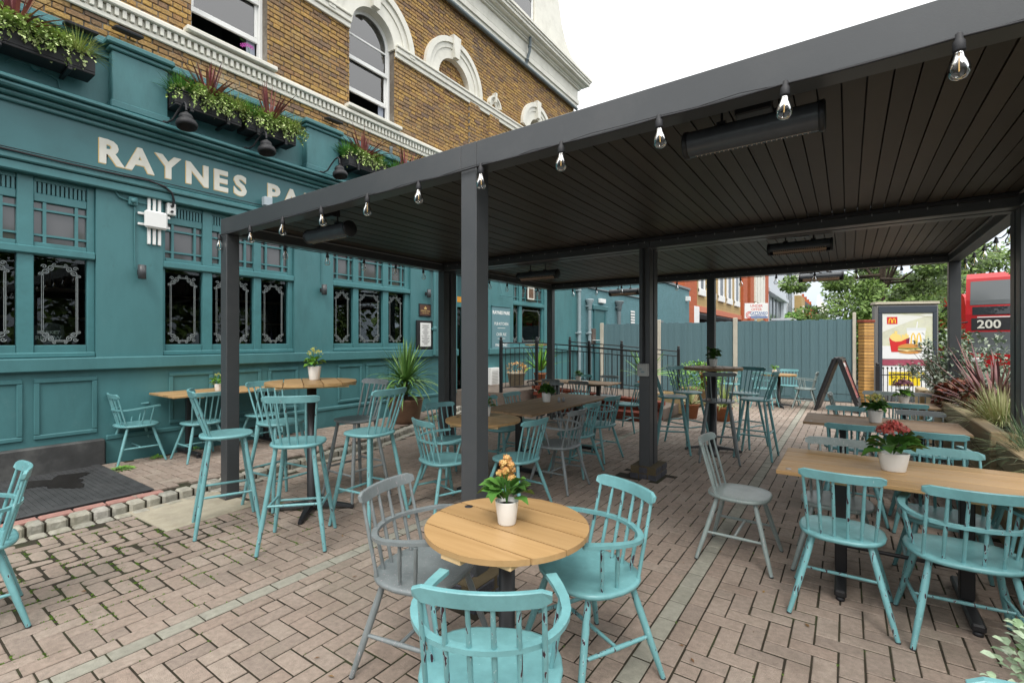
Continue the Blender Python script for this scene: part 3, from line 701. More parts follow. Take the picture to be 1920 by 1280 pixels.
segs = [(-2, .84-.99), (.84+.52, 3.36-.52), (3.36+.52, 5.88-.52), (5.88+.52, 13.95)]
for a, b in segs:
    mb = MB(); mb.bbox(UX+.003, UX+.045, a, b, 7.06, 7.15, b=.008); mb.bbox(UX+.003, UX+.075, a, b, 7.1495, 7.25, b=.01)
    mb.bbox(UX+.003, UX+.10, a, b, 7.2495, 7.30, b=.012)
    mb.build('string_course', M_CREAM, PUB)
# sash windows
def sash(cy, r_, zs, zb=5.70):
    y0, y1 = cy-r_, cy+r_; x0 = UX-.23; mb = MB()
    for a, b in ((y0, y0+.055), (y1-.055, y1)): mb.bbox(x0, x0+.09, a, b, zb, zs, b=.006)
    mb.bbox(x0, x0+.10, y0+.055, y1-.055, zb, zb+.06, b=.006)
    arch_ring(mb, cy, zs, r_-.055, r_, x0, x0+.09)
    w = mb.build('sash_window', M_WHITE, PUB)
    a, b = y0+.055, y1-.055; m2 = MB()
    def fr(z0, z1, xx, arch=False, mid=None):
        m2.bbox(xx, xx+.04, a, b, z0, z0+.075, b=.005); m2.bbox(xx, xx+.04, a, a+.045, z0+.075, z1, b=.005); m2.bbox(xx, xx+.04, b-.045, b, z0+.075, z1, b=.005)
        if not arch: m2.bbox(xx, xx+.04, a, b, z1, z1+.055, b=.005)
        else: arch_ring(m2, cy, zs, r_-.10, r_-.055, xx, xx+.04)
        if mid: m2.bbox(xx+.005, xx+.035, a+.045, b-.045, mid-.018, mid+.018, b=.004)
    fr(6.09, 6.72, x0+.005); fr(6.66, zs, x0+.047, True, 7.12)
    m2.build('sash_frame', M_WHITE, w)
    m3 = MB(); m3.box(x0+.02, x0+.026, a+.04, b-.04, 6.16, 6.73); m3.build('lower_pane', M_SASH, w)
    m3 = MB(); pts = [(a+.04-cy, 6.73-zs), (b-.04-cy, 6.73-zs)]+[((r_-.095)*math.cos(t*PI/16), (r_-.095)*math.sin(t*PI/16)) for t in range(17)]
    m3.prism(pts, 0, .006, m=onwall(x0+.065, cy, zs)); m3.build('upper_pane', M_SASH, w)
    m4 = MB(); m4.bbox(UX-.12, UX+.13, y0-.10, y1+.10, 5.632, 5.70, b=.012); m4.build('window_sill', M_CREAM, w)
    m5 = MB(); m5.bbox(x0-.03, x0-.02, b-.14, b-.01, 5.76, 7.4, b=.003); m5.build('curtain', mat('grey_curtain', (.32, .35, .42), rough=.9), w)
for c in ARC: sash(*c)
mb = MB(); mb.box(-10.5, -8.6, -2.5, 13.9, 5.2, 5.25); mb.box(-10.5, -10.4, -2.5, 13.9, 5.25, 8.9); mb.box(-10.5, -7.62, -2.5, 13.9, 8.9, 8.95)
for yy in (2.1, 4.6, 7.2): mb.box(-10.4, -7.62, yy, yy+.1, 5.25, 8.9)
mb.build('room_walls', M_ROOMGREY, PUB)
t = thing('orchid', 'potted orchid with magenta flowers on the upper sash window sill', 'potted plant', (UX-.16, 3.70, 5.702))
mb = MB(); mb.lathe([(.035, 0), (.05, .09), (.045, .09)], 12); mb.build('pot', M_POT, t)
mb = MB()
for q in range(9):
    a = random.random()*6.28; mb.face([(0, 0, .09), (.03*math.cos(a), .03*math.sin(a), .15), (.10*math.cos(a), .10*math.sin(a), .17), (.02*math.cos(a+.5), .02*math.sin(a+.5), .12)], random.random())
mb.tube([(0, 0, .09), (0, -.02, .22), (0, -.08, .30), (0, -.15, .32)], .003, 5); mb.build('stem', M_LEAF, t)
mb = MB()
for i in range(6):
    c = Vector((0.01, .02-.03*i, .26+.012*i-.004*i*i))
    for k in range(5): a = k*1.256+i; mb.face([c, c+Vector((.01, .022*math.cos(a-.35), .022*math.sin(a-.35))), c+Vector((.004, .036*math.cos(a), .036*math.sin(a))), c+Vector((.01, .022*math.cos(a+.35), .022*math.sin(a+.35)))], random.random())
mb.build('flower', mat('magenta_petal', (.45, .06, .35)), t)
# main cornice, gutter and attic
mb = MB()
prof = [(9.06, .02), (9.10, .10), (9.16, .10), (9.20, .14), (9.30, .14), (9.34, .10), (9.62, .11), (9.66, .17), (9.72, .20), (9.78, .30), (9.86, .40), (9.92, .43), (9.99, .46)]
for (za, xa), (zb, xb) in zip(prof, prof[1:]): mb.box(UX-.3, UX+xb, -2, 13.9+xb, za, zb-.0005)
mb.box(UX-2.5, UX+.30, -2, 14.1, 9.99, 10.05); mb.build('main_cornice', M_CREAM, PUB)
mb = MB(); mb.tube([(UX+.10, -2, 9.0), (UX+.10, 13.95, 9.0)], .05, 10); mb.tube([(UX+.10, 10.95, 9.02), (UX+.155, 10.95, 9.2), (UX+.22, 10.95, 9.35), (UX+.26, 10.95, 9.9)], .038, 8)
for q in (9.12, 9.45): mb.lathe([(.052, 0), (.052, .05)], 10, (UX+.145+.08*(q > 9.3), 10.95, q))
mb.build('drain_pipe', M_ZINC, PUB)
mb = MB(); mb.box(-9.8, UX+.02, -2, 11.9, 10.05, 13.2)
mb.bbox(UX+.02, UX+.12, -2, 11.9, 10.1, 10.22, b=.01); mb.bbox(UX+.02, UX+.10, 10.02, 10.12, 10.22, 12.5, b=.01); mb.bbox(UX+.02, UX+.08, 11.45, 11.9, 10.22, 12.5, b=.01)
mb.build('attic', M_CREAM, PUB)
mb = MB(); mb.box(-9.8, UX-.02, 11.905, 14.0, 10.051, 10.6)
poly = [(11.9, 10.05), (14.05, 10.05), (14.05, 10.55), (13.7, 10.62), (13.35, 10.9), (13.1, 11.3), (12.9, 11.9), (12.8, 12.6), (12.6, 12.75), (12.5, 13.2), (11.9, 13.2)]
mb.prism([(y-12, z) for y, z in poly], 0, .3, m=onwall(UX-.27, 12, 0)); mb.bbox(UX+.031, UX+.12, 12.2, 14.15, 10.35, 10.45, b=.02); mb.build('scrolled_parapet', M_CREAM, PUB)
for ya, yb in ((8.5, 9.6), (10.12+.08, 11.38)):
    mb = MB(); x0 = UX+.022
    mb.bbox(x0, x0+.03, ya, ya+.07, 10.3, 12.5, b=.005); mb.bbox(x0, x0+.03, yb-.07, yb, 10.3, 12.5, b=.005); mb.bbox(x0, x0+.035, ya+.07, yb-.07, 11.0, 11.06, b=.005); mb.bbox(x0, x0+.03, (ya+yb)/2-.015, (ya+yb)/2+.015, 11.06, 12.5, b=.004); mb.bbox(x0, x0+.03, ya+.07, yb-.07, 10.3, 10.38, b=.005)
    w = mb.build('attic_window', M_WHITE, PUB); m2 = MB(); m2.box(x0+.001, x0+.01, ya+.07, yb-.07, 10.38, 12.5); m2.build('pane', M_SASH, w)
# side wall (end of building) and rear wing painted teal
mb = MB(); mb.box(-13, UX-.31, 13.7, 13.95, 4.2, 9.06); mb.build('end_wall', M_MORTAR, PUB)
# ------------------------------------------------------------------ fittings on the pub front
# door recess
t = thing('pub_door', 'dark glazed pub door in its teal recess behind the pergola posts', 'door', (WX, 8.56, 0))
mb = MB(); mb.box(-.45, -.40, -.54, .54, .08, 3.2); mb.build('panel', M_TEALDEEP, t)
mb = MB(); mb.box(-.34, -.28, -.54, -.44, .08, 3.2); mb.box(-.34, -.28, .44, .54, .08, 3.2); mb.box(-.34, -.28, -.44, .44, 2.28, 2.38); mb.box(-.34, -.28, -.04, .04, .08, 2.28); mb.build('door_frame', M_TEALWOOD, t)
mb = MB(); mb.box(-.32, -.31, -.44, .44, .3, 2.28); mb.build('pane', M_GLASS, t)
mb = MB(); mb.box(-.34, -.29, -.54, .0, 2.39, 2.52); mb.build('orange_strip', mat('plain_orange', (.75, .32, .03), rough=.5), t)  # flat orange strip above the left half of the door
# hanging sign letters, plaque, menu case, sign board
t = thing('plaque', 'small brown framed plaque with gold lettering above the menu case', 'plaque', (WX+.002, 7.02, 2.12))
mb = MB(); mb.bbox(0, .02, -.17, .17, -.13, .13, b=.006); mb.build('frame', M_BLACK, t); mb = MB(); mb.box(.0202, .024, -.145, .145, -.105, .105); mb.build('face', mat('brown_board', (.09, .04, .025)), t)
text('GREENE KING', 'lettering', M_GOLD, t, onwall(.0245, 0, -.03), .042); text('LONDON SW20', 'lettering', M_GOLD, t, onwall(.0245, 0, -.07), .026)
mb = MB(); mb.prism([(0, .08), (-.02, .045), (-.045, .055), (-.03, .02), (.03, .02), (.045, .055), (.02, .045)], 0, .001, m=onwall(.0245, 0, .0)); mb.build('emblem', M_GOLD, t)
t = thing('menu_case', 'black menu case with a white printed menu on the teal wall', 'menu case', (WX+.002, 6.98, 1.62))
mb = MB(); mb.bbox(0, .05, -.21, .23, -.31, .29, b=.008); mb.build('case', M_BLACK, t); mb = MB(); mb.box(.0502, .052, -.13, .17, -.24, .24); mb.build('menu', M_WHITE, t)
mb = MB()
for i in range(26):
    a = random.uniform(.03, .12); mb.box(.0525, .053, .02-a, .02+a, .2-i*.016, .2-i*.016-.005)
mb.build('menu_print', M_BLACKM, t)
t = thing('sign_board', 'grey-blue hanging board lettered RAYNES PARK, PUB KITCHEN, CASK ALE, FINE WINES', 'sign', (WX+.002, 9.64, 1.35))
mb = MB(); mb.bbox(0, .03, -.37, .37, -.12, .98, b=.008); mb.build('board', mat('sign_grey_blue', (.12, .23, .26), rough=.5, var=.05), t)
mb = MB(); mb.bbox(.0, .045, -.39, .39, .98, 1.01, b=.006); mb.build('head_moulding', M_TEALDEEP, t)
text('RAYNES PARK', 'lettering', M_WHITE, t, onwall(.031, 0, .80), .115, bold=.03)
for s, zz in (('PUB KITCHEN', .53), ('CASK ALE', .27), ('FINE WINES', .0)):
    text(s, 'lettering', M_WHITE, t, onwall(.031, 0, zz), .105, sx=.9); mb = MB(); mb.box(.031, .032, -.16, .16, zz-.075, zz-.065); mb.build('rule', M_WHITE, t)
t = thing('picture_light', 'thin teal strip light on arm above the sign board', 'lamp', (WX, 9.75, 2.62))
mb = MB(); mb.bbox(.10, .13, -.28, .2, -.02, 0, b=.005); mb.tube([(0, -.18, .35), (.05, -.18, .3), (.11, -.18, 0)], .008, 6); mb.build('strip', M_TEALWOOD, t)
t = thing('wall_poster', 'small white-framed brown poster beside the upper fanlight', 'poster', (WX+.02, 11.0, 2.78))
mb = MB(); mb.bbox(0, .02, -.16, .16, -.17, .17, b=.004); mb.build('frame', M_CREAM, t); mb = MB(); mb.box(.0205, .022, -.12, .12, -.13, .13); mb.build('print', mat('poster_brown', (.13, .07, .04), var=.5, vscale=15), t)
t = thing('meter_cabinet', 'white louvred meter cabinet low on the wall by the ramp', 'cabinet', (WX+.002, 9.30, .62))
mb = MB(); mb.bbox(0, .09, -.17, .17, -.22, .22, b=.008); mb.build('box', M_WHITE, t)
mb = MB(); 
for i in range(9): mb.box(.09, .095, -.12, .12, -.16+i*.036, -.145+i*.036)
mb.build('louvre_slots', mat('slot_grey', (.45, .45, .43)), t)
def sconce(y, z, label):
    t = thing('wall_light', label, 'wall light', (WX+.001, y, z), group='cylinder wall lights')
    mb = MB(); mb.lathe([(.030, -.085), (.042, -.083), (.042, .083), (.030, .085)], 20, (.095, 0, 0)); mb.build('cylinder_body', M_PERG, t)
    mb = MB(); mb.bbox(0, .055, -.022, .022, -.03, .03, b=.005); mb.build('bracket', M_BLACKM, t)
sconce(2.19, 2.33, 'black cylinder wall light between the two left shop windows'); sconce(4.66, 2.33, 'black cylinder wall light between the second and third windows'); sconce(7.05, 2.46, 'black cylinder wall light above the brown plaque')
t = thing('junction_box', 'teal painted junction box with conduit running down to the wall light', 'junction box', (WX+.001, 2.12, 3.18))
mb = MB(); mb.bbox(0, .05, -.045, .045, -.05, .05, b=.01); mb.lathe([(.03, 0), (.03, .015)], 12, (0, 0, 0), m=onwall(.05, 0, 0)); mb.build('box', M_TEALWALL, t)
mb = MB(); mb.tube([(.015, .02, -.05), (.015, .02, -.4), (.014, .025, -.80)], .007, 6); mb.tube([(.02, -.045, .0), (.02, -.13, .02), (.02, -.16, .07), (.02, -.17, .16)], .009, 6); mb.tube([(.02, .045, .0), (.02, .2, .0), (.02, .24, .12), (.02, .36, .15)], .007, 6); mb.build('conduit', M_TEALWALL, t)
mb = MB(); mb.tube([(WX+.012, 4.66, 2.42), (WX+.012, 4.66, 3.0), (WX+.012, 4.66, 3.25)], .006, 5); tag(mb.build('conduit', M_TEALWALL), 'thin teal conduit above the middle wall light', 'conduit')
t = thing('antenna_panel', 'white plastic antenna box on three vertical white fins', 'antenna', (WX+.001, 2.34, 3.0))
for q in (-.055, 0, .055):
    mb = MB(); mb.bbox(0, .03, q-.016, q+.016, -.31, .33, b=.004); mb.build('fin', M_WHITE, t)
mb = MB(); mb.bbox(.031, .09, -.115, .125, -.115, .10, b=.02); mb.build('housing', M_WHITE, t)
mb = MB(); mb.bbox(.01, .03, -.17, .17, -.09, -.06, b=.005); mb.bbox(.01, .03, -.17, .17, .04, .07, b=.005); mb.build('clip', M_WHITE, t)
t = thing('power_cable', 'thick black cable sagging along the fascia to a white twin socket', 'cable')
mb = MB(); mb.tube([(WX+.11, -2, 3.445), (WX+.11, .8, 3.445), (WX+.11, 1.5, 3.435), (WX+.11, 2.0, 3.44), (WX+.115, 2.25, 3.45), (WX+.115, 2.42, 3.42), (WX+.11, 2.50, 3.36), (WX+.08, 2.53, 3.28), (WX+.05, 2.53, 3.20)], .013, 8); mb.build('cable_run', M_BLACKM, t)
mb = MB(); mb.tube([(WX+.088, -2, 3.47), (WX+.088, 3.0, 3.472), (WX+.085, 8, 3.47)], .006, 6); mb.build('thin_cable', M_BLACKM, t)
mb = MB(); mb.bbox(WX-.04, WX+.04, 2.475, 2.57, 3.10, 3.25, b=.006); mb.build('socket_box', M_WHITE, t)
mb = MB(); mb.lathe([(.016, 0), (.016, .02)], 10, m=onwall(WX+.04, 2.522, 3.21)); mb.lathe([(.016, 0), (.016, .02)], 10, m=onwall(WX+.04, 2.522, 3.14)); mb.build('cable_gland', M_BLACKM, t)
t = thing('sensor_box', 'pale grey sensor box on the lower fascia moulding below the letter P', 'sensor', (WX+.105, 3.69, 3.46))
mb = MB(); mb.bbox(0, .09, -.06, .06, .0, .13, b=.01); mb.bbox(.02, .07, -.03, .03, -.06, .0, b=.008); mb.build('body', mat('pale_grey_plastic', (.4, .46, .5)), t)
def floodlight(y, z, label, x=UX):
    t = thing('floodlight', label, 'floodlight', (x, y, z), group='floodlights under the dentil course')
    mb = MB(); mb.bbox(.06, .22, -.14, .14, -.05, -.015, b=.008, m=Matrix.Rotation(R(12), 4, 'Y')); mb.build('lamp_body', M_BLACKM, t); mb = MB(); mb.tube([(0, -.02, .0), (.08, -.02, -.03)], .012, 6); mb.tube([(0, .05, -.06), (.1, .05, -.03)], .008, 6); mb.build('bracket', M_BLACK, t)
floodlight(2.10, 5.30, 'flat black floodlight on the brick wall above the first parapet pier'); floodlight(4.95, 5.30, 'flat black floodlight above the second parapet pier'); floodlight(1.02+.6, 5.03, 'dark junction lamp at the end of the left window box', WX-.02)
t = thing('wall_vent_lamp', 'slim grey lamp on the brickwork above the third window box', 'lamp', (UX, 6.25, 5.2)); mb = MB(); mb.lathe([(.02, -.2), (.035, -.15), (.03, 0), (.04, .03), (0, .05)], 10, (.07, 0, 0)); mb.build('body', M_ZINC, t)
t = thing('blanked_bracket', 'teal painted blanked lamp bracket below the left window box', 'bracket', (WX-.029, 1.28, 4.42))
mb = MB(); mb.lathe([(.045, 0), (.045, .03), (.03, .04)], 14, m=onwall(0, 0, 0)); mb.tube([(.01, -.22, -.05), (.015, -.18, -.0), (.02, -.1, .0), (.02, -.04, 0)], .008, 6); mb.tube([(.02, .04, -.02), (.02, .12, -.04), (.015, .18, -.06), (.01, .19, -.14)], .008, 6); mb.build('plate', M_TEALWALL, t)
def swan_lamp(y, label):
    t = thing('swan_neck_lamp', label, 'wall lamp', (WX+.0, y, 4.2), group='black swan neck lamps over the shop sign')
    mb = MB(); pts = [(.12, -.11, .02), (.17, -.10, .01), (.22, -.06, .05), (.27, -.03, .14), (.33, .0, .22), (.40, .0, .235), (.445, .0, .19), (.45, 0, .12)]
    mb.tube(pts, .012, 8); mb.lathe([(.022, 0), (.022, .03)], 10, (.45, 0, .07)); mb.build('neck', M_BLACKM, t)
    mb = MB(); mb.lathe([(.0, .10), (.022, .098), (.028, .085), (.05, .078), (.068, .062), (.076, .04), (.075, .02), (.066, .004), (.085, -.004), (.106, -.022), (.117, -.048), (.116, -.072), (.108, -.09), (.10, -.092), (.09, -.06), (.05, -.02), (0, -.01)], 28, m=Matrix.Translation((.45, 0, .0)) @ Matrix.Rotation(R(-12), 4, 'Y')); mb.build('shade', M_BLACKM, t)
    mb = MB(); mb.bbox(.09, .13, -.135, -.085, -.0, .04, b=.006); mb.tube([(.12, -.11, .02), (.12, -.2, -.0), (.12, -.24, -.07)], .006, 5); mb.build('wall_bracket', M_BLACK, t)
swan_lamp(2.53, 'black swan neck lamp above the letter N of the shop sign, leftmost of three'); swan_lamp(3.52, 'black swan neck lamp above the gap before PARK, middle one of three'); swan_lamp(4.70, 'black swan neck lamp nearest the pergola beam, above the letter A of PARK')
# ---- foliage generators
def blade_plant(mb, c, n, length, width, lift=(.3, 1.3), droop=.5, seg=5, base=.02, sx=1):
    c = Vector(c)
    for i in range(n):
        a = random.random()*2*PI; el = random.uniform(*lift); L_ = length*random.uniform(.6, 1.05); w = width*random.uniform(.7, 1.15)
        d = Vector((math.cos(a)*math.cos(el)*sx, math.sin(a)*math.cos(el), math.sin(el))); side = Vector((-math.sin(a), math.cos(a), random.uniform(-.3, .3))).normalized()
        p = c+Vector((math.cos(a), math.sin(a), 0))*base*random.random(); r_ = random.random(); vs = []
        for k in range(seg+1):
            f = k/seg; ww = w*(1-f)**.6*(.6+.8*min(1, f*3))*.5
            vs += [p-side*ww, p+side*ww]
            d = (d+Vector((0, 0, -droop*(1.3-el)*.45*f*2/seg*3))).normalized(); p = p+d*(L_/seg)
        mb.mesh(vs, [(2*k, 2*k+1, 2*k+3, 2*k+2) for k in range(seg)], r_, True)
def leaf(mb, p, d, s, w=.6, r=None, curl=.25):
    d = d.normalized(); side = d.cross(Vector((0, 0, 1)))
    if side.length < .05: side = Vector((1, 0, 0))
    side.normalize(); side = (side+Vector((0, 0, random.uniform(-.5, .5)))).normalized(); up = side.cross(d)
    if r is None: r = random.random()
    vs = [p, p+d*s*.35+side*s*w*.5+up*s*.06, p+d*s*.75+side*s*w*.38-up*s*.0, p+d*s-up*s*curl, p+d*s*.75-side*s*w*.38, p+d*s*.35-side*s*w*.5+up*s*.06, p+d*s*.5-up*s*.04]
    mb.mesh(vs, [(0, 1, 6), (1, 2, 6), (2, 3, 6), (3, 4, 6), (4, 5, 6), (5, 0, 6)], r, True)
def rdir(zmin=-.3, zmax=1):
    a = random.random()*2*PI; z = random.uniform(zmin, zmax); q = math.sqrt(max(0, 1-z*z)); return Vector((q*math.cos(a), q*math.sin(a), z))
def bush(mb, c, rx, ry, rz, n, s, w=.6, zmin=-.5, shell=.55):
    c = Vector(c)
    lumps = [(rdir(zmin), random.uniform(.55, 1.0)) for _ in range(9)]
    for _ in range(n):
        ld, lr = random.choice(lumps); d = (ld*.9+rdir(-1)*.75); d.normalize(); r_ = random.uniform(shell, 1)**.6*(.8+.25*lr)
        p = c+Vector((d.x*rx*r_, d.y*ry*r_, d.z*rz*r_)); dd = (d+rdir(-1)*.8); leaf(mb, p, dd, s*random.uniform(.6, 1.2), w)
# ---- window boxes on the parapet
def window_box(y0, y1, label, plants):
    t = thing('window_box', label, 'window box', (WX, (y0+y1)/2, 4.42), group='black window boxes on the parapet'); h = (y1-y0)/2
    mb = MB(); mb.bbox(.03, .30, -h, h, 0, .03, b=.006)
    for (a, b, c, d) in ((.03, .045, -h, h), (.285, .30, -h, h), (.045, .285, -h, -h+.015), (.045, .285, h-.015, h)): mb.bbox(a, b, c, d, .03, .19, b=.004)
    mb.bbox(.275, .315, -h-.01, h+.01, .185, .205, b=.005); mb.build('trough', M_BLACKM, t)
    mb = MB(); mb.box(.046, .284, -h+.016, h-.016, .1, .165); mb.build('compost', M_SOIL, t)
    for q in (-h*.55, h*.55):
        mb = MB(); mb.bbox(-.03, .32, q-.02, q+.02, -.035, -.005, b=.004); mb.bbox(.303, .32, q-.02, q+.02, -.005, .1, b=.004); mb.build('bracket', M_BLACK, t)
    yc = (y0+y1)/2
    for kind, off, lab in plants:
        p = (WX+.17, yc+off, 4.60)
        if kind == 'cord':
            mb = MB(); blade_plant(mb, (p[0]+.03, p[1], p[2]+.03), 70, .60, .030, (.25, 1.5), .40, 5, .03); o = mb.build('red_cordyline', M_CORD); cat = 'plant'
        elif kind == 'ivy':
            mb = MB()
            for _ in range(125):
                a = random.uniform(-.30, .30); q = Vector((p[0]+random.uniform(-.05, .08), p[1]+a*.8, p[2]+.02)); d = Vector((random.uniform(.15, 1), random.uniform(-.7, .7), random.uniform(.4, 1.3)))
                for k in range(random.randint(9, 19)):
                    leaf(mb, q+rdir(-1)*.014, d+rdir(-.3)*1.0, random.uniform(.026, .042), .85); q = q+d.normalized()*.020; d.z -= .13; d.x *= .95
            o = mb.build('trailing_ivy', M_IVY); cat = 'plant'
        elif kind == 'grass':
            mb = MB(); blade_plant(mb, p, 320, .28, .011, (.4, 1.45), .7, 4, .12); o = mb.build('green_grass_plant', M_GRASSG); cat = 'plant'
        else:
            mb = MB(); blade_plant(mb, (p[0]+.05, p[1], p[2]), 260, .32, .008, (.3, 1.3), 1.5, 5, .09); o = mb.build('yellow_sedge', M_CAREX); cat = 'plant'
        tag(o, lab, cat)
window_box(.75, 1.70, 'black window box at the top left, full of variegated ivy', [('cord', -.14, 'red spiky cordyline in the leftmost window box'), ('ivy', -.22, 'variegated ivy spilling over the leftmost window box'), ('ivy', .05, 'variegated ivy at the middle of the leftmost window box'), ('grass', -.43, 'bright green grass at the left end of the leftmost window box'), ('sedge', .34, 'yellow sedge drooping over the right end of the leftmost box')])
window_box(2.47, 3.26, 'black window box just right of the first parapet pier', [('cord', .02, 'red spiky cordyline right of the first parapet pier'), ('ivy', .16, 'variegated ivy hanging from the second window box'), ('ivy', -.06, 'bronze-tinged ivy behind the leftmost swan neck lamp'), ('grass', -.28, 'green grass tuft next to the first parapet pier'), ('sedge', .33, 'yellow sedge at the right end of the second window box')])
window_box(3.32, 4.05, 'black window box just left of the second parapet pier', [('cord', .0, 'short red cordyline left of the second parapet pier'), ('ivy', .14, 'variegated ivy in the box left of the second parapet pier'), ('ivy', -.05, 'ivy above the middle swan neck lamp'), ('grass', -.26, 'green grass at the left end of the third window box'), ('sedge', .30, 'yellow sedge against the second parapet pier')])
window_box(4.98, 5.80, 'black window box right of the second parapet pier', [('cord', -.05, 'thin red cordyline right of the second parapet pier'), ('ivy', -.02, 'bright variegated ivy in the fourth window box'), ('grass', -.32, 'tall green grass beside the second parapet pier'), ('grass', .3, 'green grass at the right end of the fourth window box')])
window_box(5.95, 6.70, 'black window box farthest right, partly hidden by the pergola beam', [('cord', .0, 'dark red cordyline just above the pergola beam'), ('grass', -.2, 'grass tuft just above the pergola beam')])
# drain pipes and rear wing
def pipe(y, z0, z1, label, name='drain_pipe', rad=.055, hopper=False, mt=M_LPIPE):
    t = thing(name, label, 'drain pipe', (WX+.09, y, 0))
    mb = MB(); mb.tube([(0, 0, z0), (0, 0, z1)], rad, 12); mb.build('pipe_run', mt, t)
    for zz in (1.7, z1-.25):
        if z0 < zz < z1: mb = MB(); mb.lathe([(rad, 0), (rad*1.3, .01), (rad*1.3, .08), (rad, .09)], 12, (0, 0, zz)); mb.box(-.09, .02, -rad*1.8, rad*1.8, zz+.02, zz+.06); mb.build('collar', mt, t)
    if hopper: mb = MB(); mb.lathe([(rad, -.35), (rad*1.4, -.3), (rad*1.5, -.15), (rad*2.6, -.02), (rad*2.6, .02), (rad*2.2, .03)], 10, (0, 0, z1)); mb.build('hopper', mt, t)
pipe(13.75, .05, 3.3, 'fat pale grey drain pipe with elbow top at the end of the pub front'); pipe(14.5, .05, 2.85, 'thinner grey drain pipe with ornate hopper beside the fat one', hopper=True); pipe(17.0, 1.5, 2.95, 'short grey drain pipe with hopper beyond the rear door', hopper=True, rad=.07, mt=M_ZINC); pipe(7.22, 1.2, 3.2, 'slim teal painted pipe left of the pub door', rad=.035, mt=M_TEALWALL)
WING = thing('rear_wing', 'teal painted brick wing stretching behind the fence', 'building')
M_TEALBR = mat('teal_painted_brick', (.095, .215, .24), rough=.7, var=.12, vscale=5, bump=.3, bscale=20)
t_ = M_TEALBR.node_tree; br = N(t_, 'ShaderNodeTexBrick'); br.inputs['Scale'].default_value = 1; br.inputs['Brick Width'].default_value = .225; br.inputs['Row Height'].default_value = .075; br.inputs['Mortar Size'].default_value = .006
tcb = N(t_, 'ShaderNodeTexCoord'); sx_ = N(t_, 'ShaderNodeSeparateXYZ'); cb = N(t_, 'ShaderNodeCombineXYZ'); adx = N(t_, 'ShaderNodeMath', operation='ADD')
t_.links.new(tcb.outputs['Object'], sx_.inputs[0]); t_.links.new(sx_.outputs[0], adx.inputs[0]); t_.links.new(sx_.outputs[1], adx.inputs[1]); t_.links.new(adx.outputs[0], cb.inputs[0]); t_.links.new(sx_.outputs[2], cb.inputs[1]); t_.links.new(cb.outputs[0], br.inputs['Vector'])
bq = N(t_, 'ShaderNodeBump'); bq.inputs['Strength'].default_value = .8; bq.inputs['Distance'].default_value = .01; bq.invert = True; t_.links.new(br.outputs['Fac'], bq.inputs['Height']); t_.links.new(bq.outputs[0], t_.nodes['Principled BSDF'].inputs['Normal'])
mb = MB(); mb.box(-12, WX-.02, 14.0, 21.65, 0, 4.6); mb.build('wall', M_TEALBR, WING)
mb = MB(); mb.box(-12, WX+.01, 21.651, 27, 0, 4.25); mb.build('wall', M_TEALBR, WING)
mb = MB(); mb.bbox(WX-.01, WX+.07, 21.6, 27.05, 4.22, 4.34, b=.01); mb.bbox(WX-.01, WX+.06, 19.9, 22.4, 2.32, 2.42, b=.01); mb.build('coping', M_ZINC, WING)
mb = MB(); mb.bbox(WX-.019, WX+.03, 14.6, 20, 3.25, 3.30, b=.01); mb.build('flashing', M_ZINC, WING)
mb = MB(); mb.box(WX-.018, WX+.01, 15.0, 16.0, .05, 2.55); mb.bbox(WX-.018, WX+.06, 14.9, 16.1, 2.55, 2.72, b=.02); mb.box(WX+.011, WX+.03, 15.0, 15.1, .05, 2.55); mb.box(WX+.011, WX+.03, 15.9, 16.0, .05, 2.55); mb.build('door', M_TEALDEEP, WING)
def small(name, label, cat, y, z, parts):
    t = thing(name, label, cat, (WX, y, z))
    for nm, m_, bx in parts:
        mb = MB(); 
        for b_ in bx: mb.bbox(*b_, b=.006)
        mb.build(nm, m_, t)
small('emergency_light', 'white bulkhead light above the rear wing door', 'light', 15.6, 2.88, [('housing', M_WHITE, [(0, .09, -.22, .22, -.07, .08)])])
small('air_vent', 'white louvred vent on the teal painted wing', 'vent', 18.6, 2.35, [('louvre', M_WHITE, [(0, .03, -.2, .2, -.28+i*.11, -.21+i*.11) for i in range(6)])])
small('wall_lantern', 'dark hooded wall lantern near the end of the wing', 'lantern', 20.9, 2.3, [('hood', M_BLACK, [(0, .16, -.3, .3, .25, .32), (.0, .12, -.28, -.22, -.4, .25), (.0, .12, .2, .28, -.4, .25)]), ('glass', M_CREAM, [(.02, .1, -.14, .12, -.38, .2)])])
small('letter_box', 'brown steel ash bin with flap left of the rear wing door', 'bin', 14.72, 1.62, [('body', mat('rusty_brown', (.10, .075, .06), var=.3), [(.0, .14, -.1, .16, -.25, .28)]), ('flap', M_WHITE, [(.14, .3, -.1, .2, -.12, -.10)])])
small('security_camera', 'small white dome camera on the corner of the wing', 'camera', 26.4, 3.75, [('dome', M_WHITE, [(0, .22, -.12, .12, -.14, .1)])])
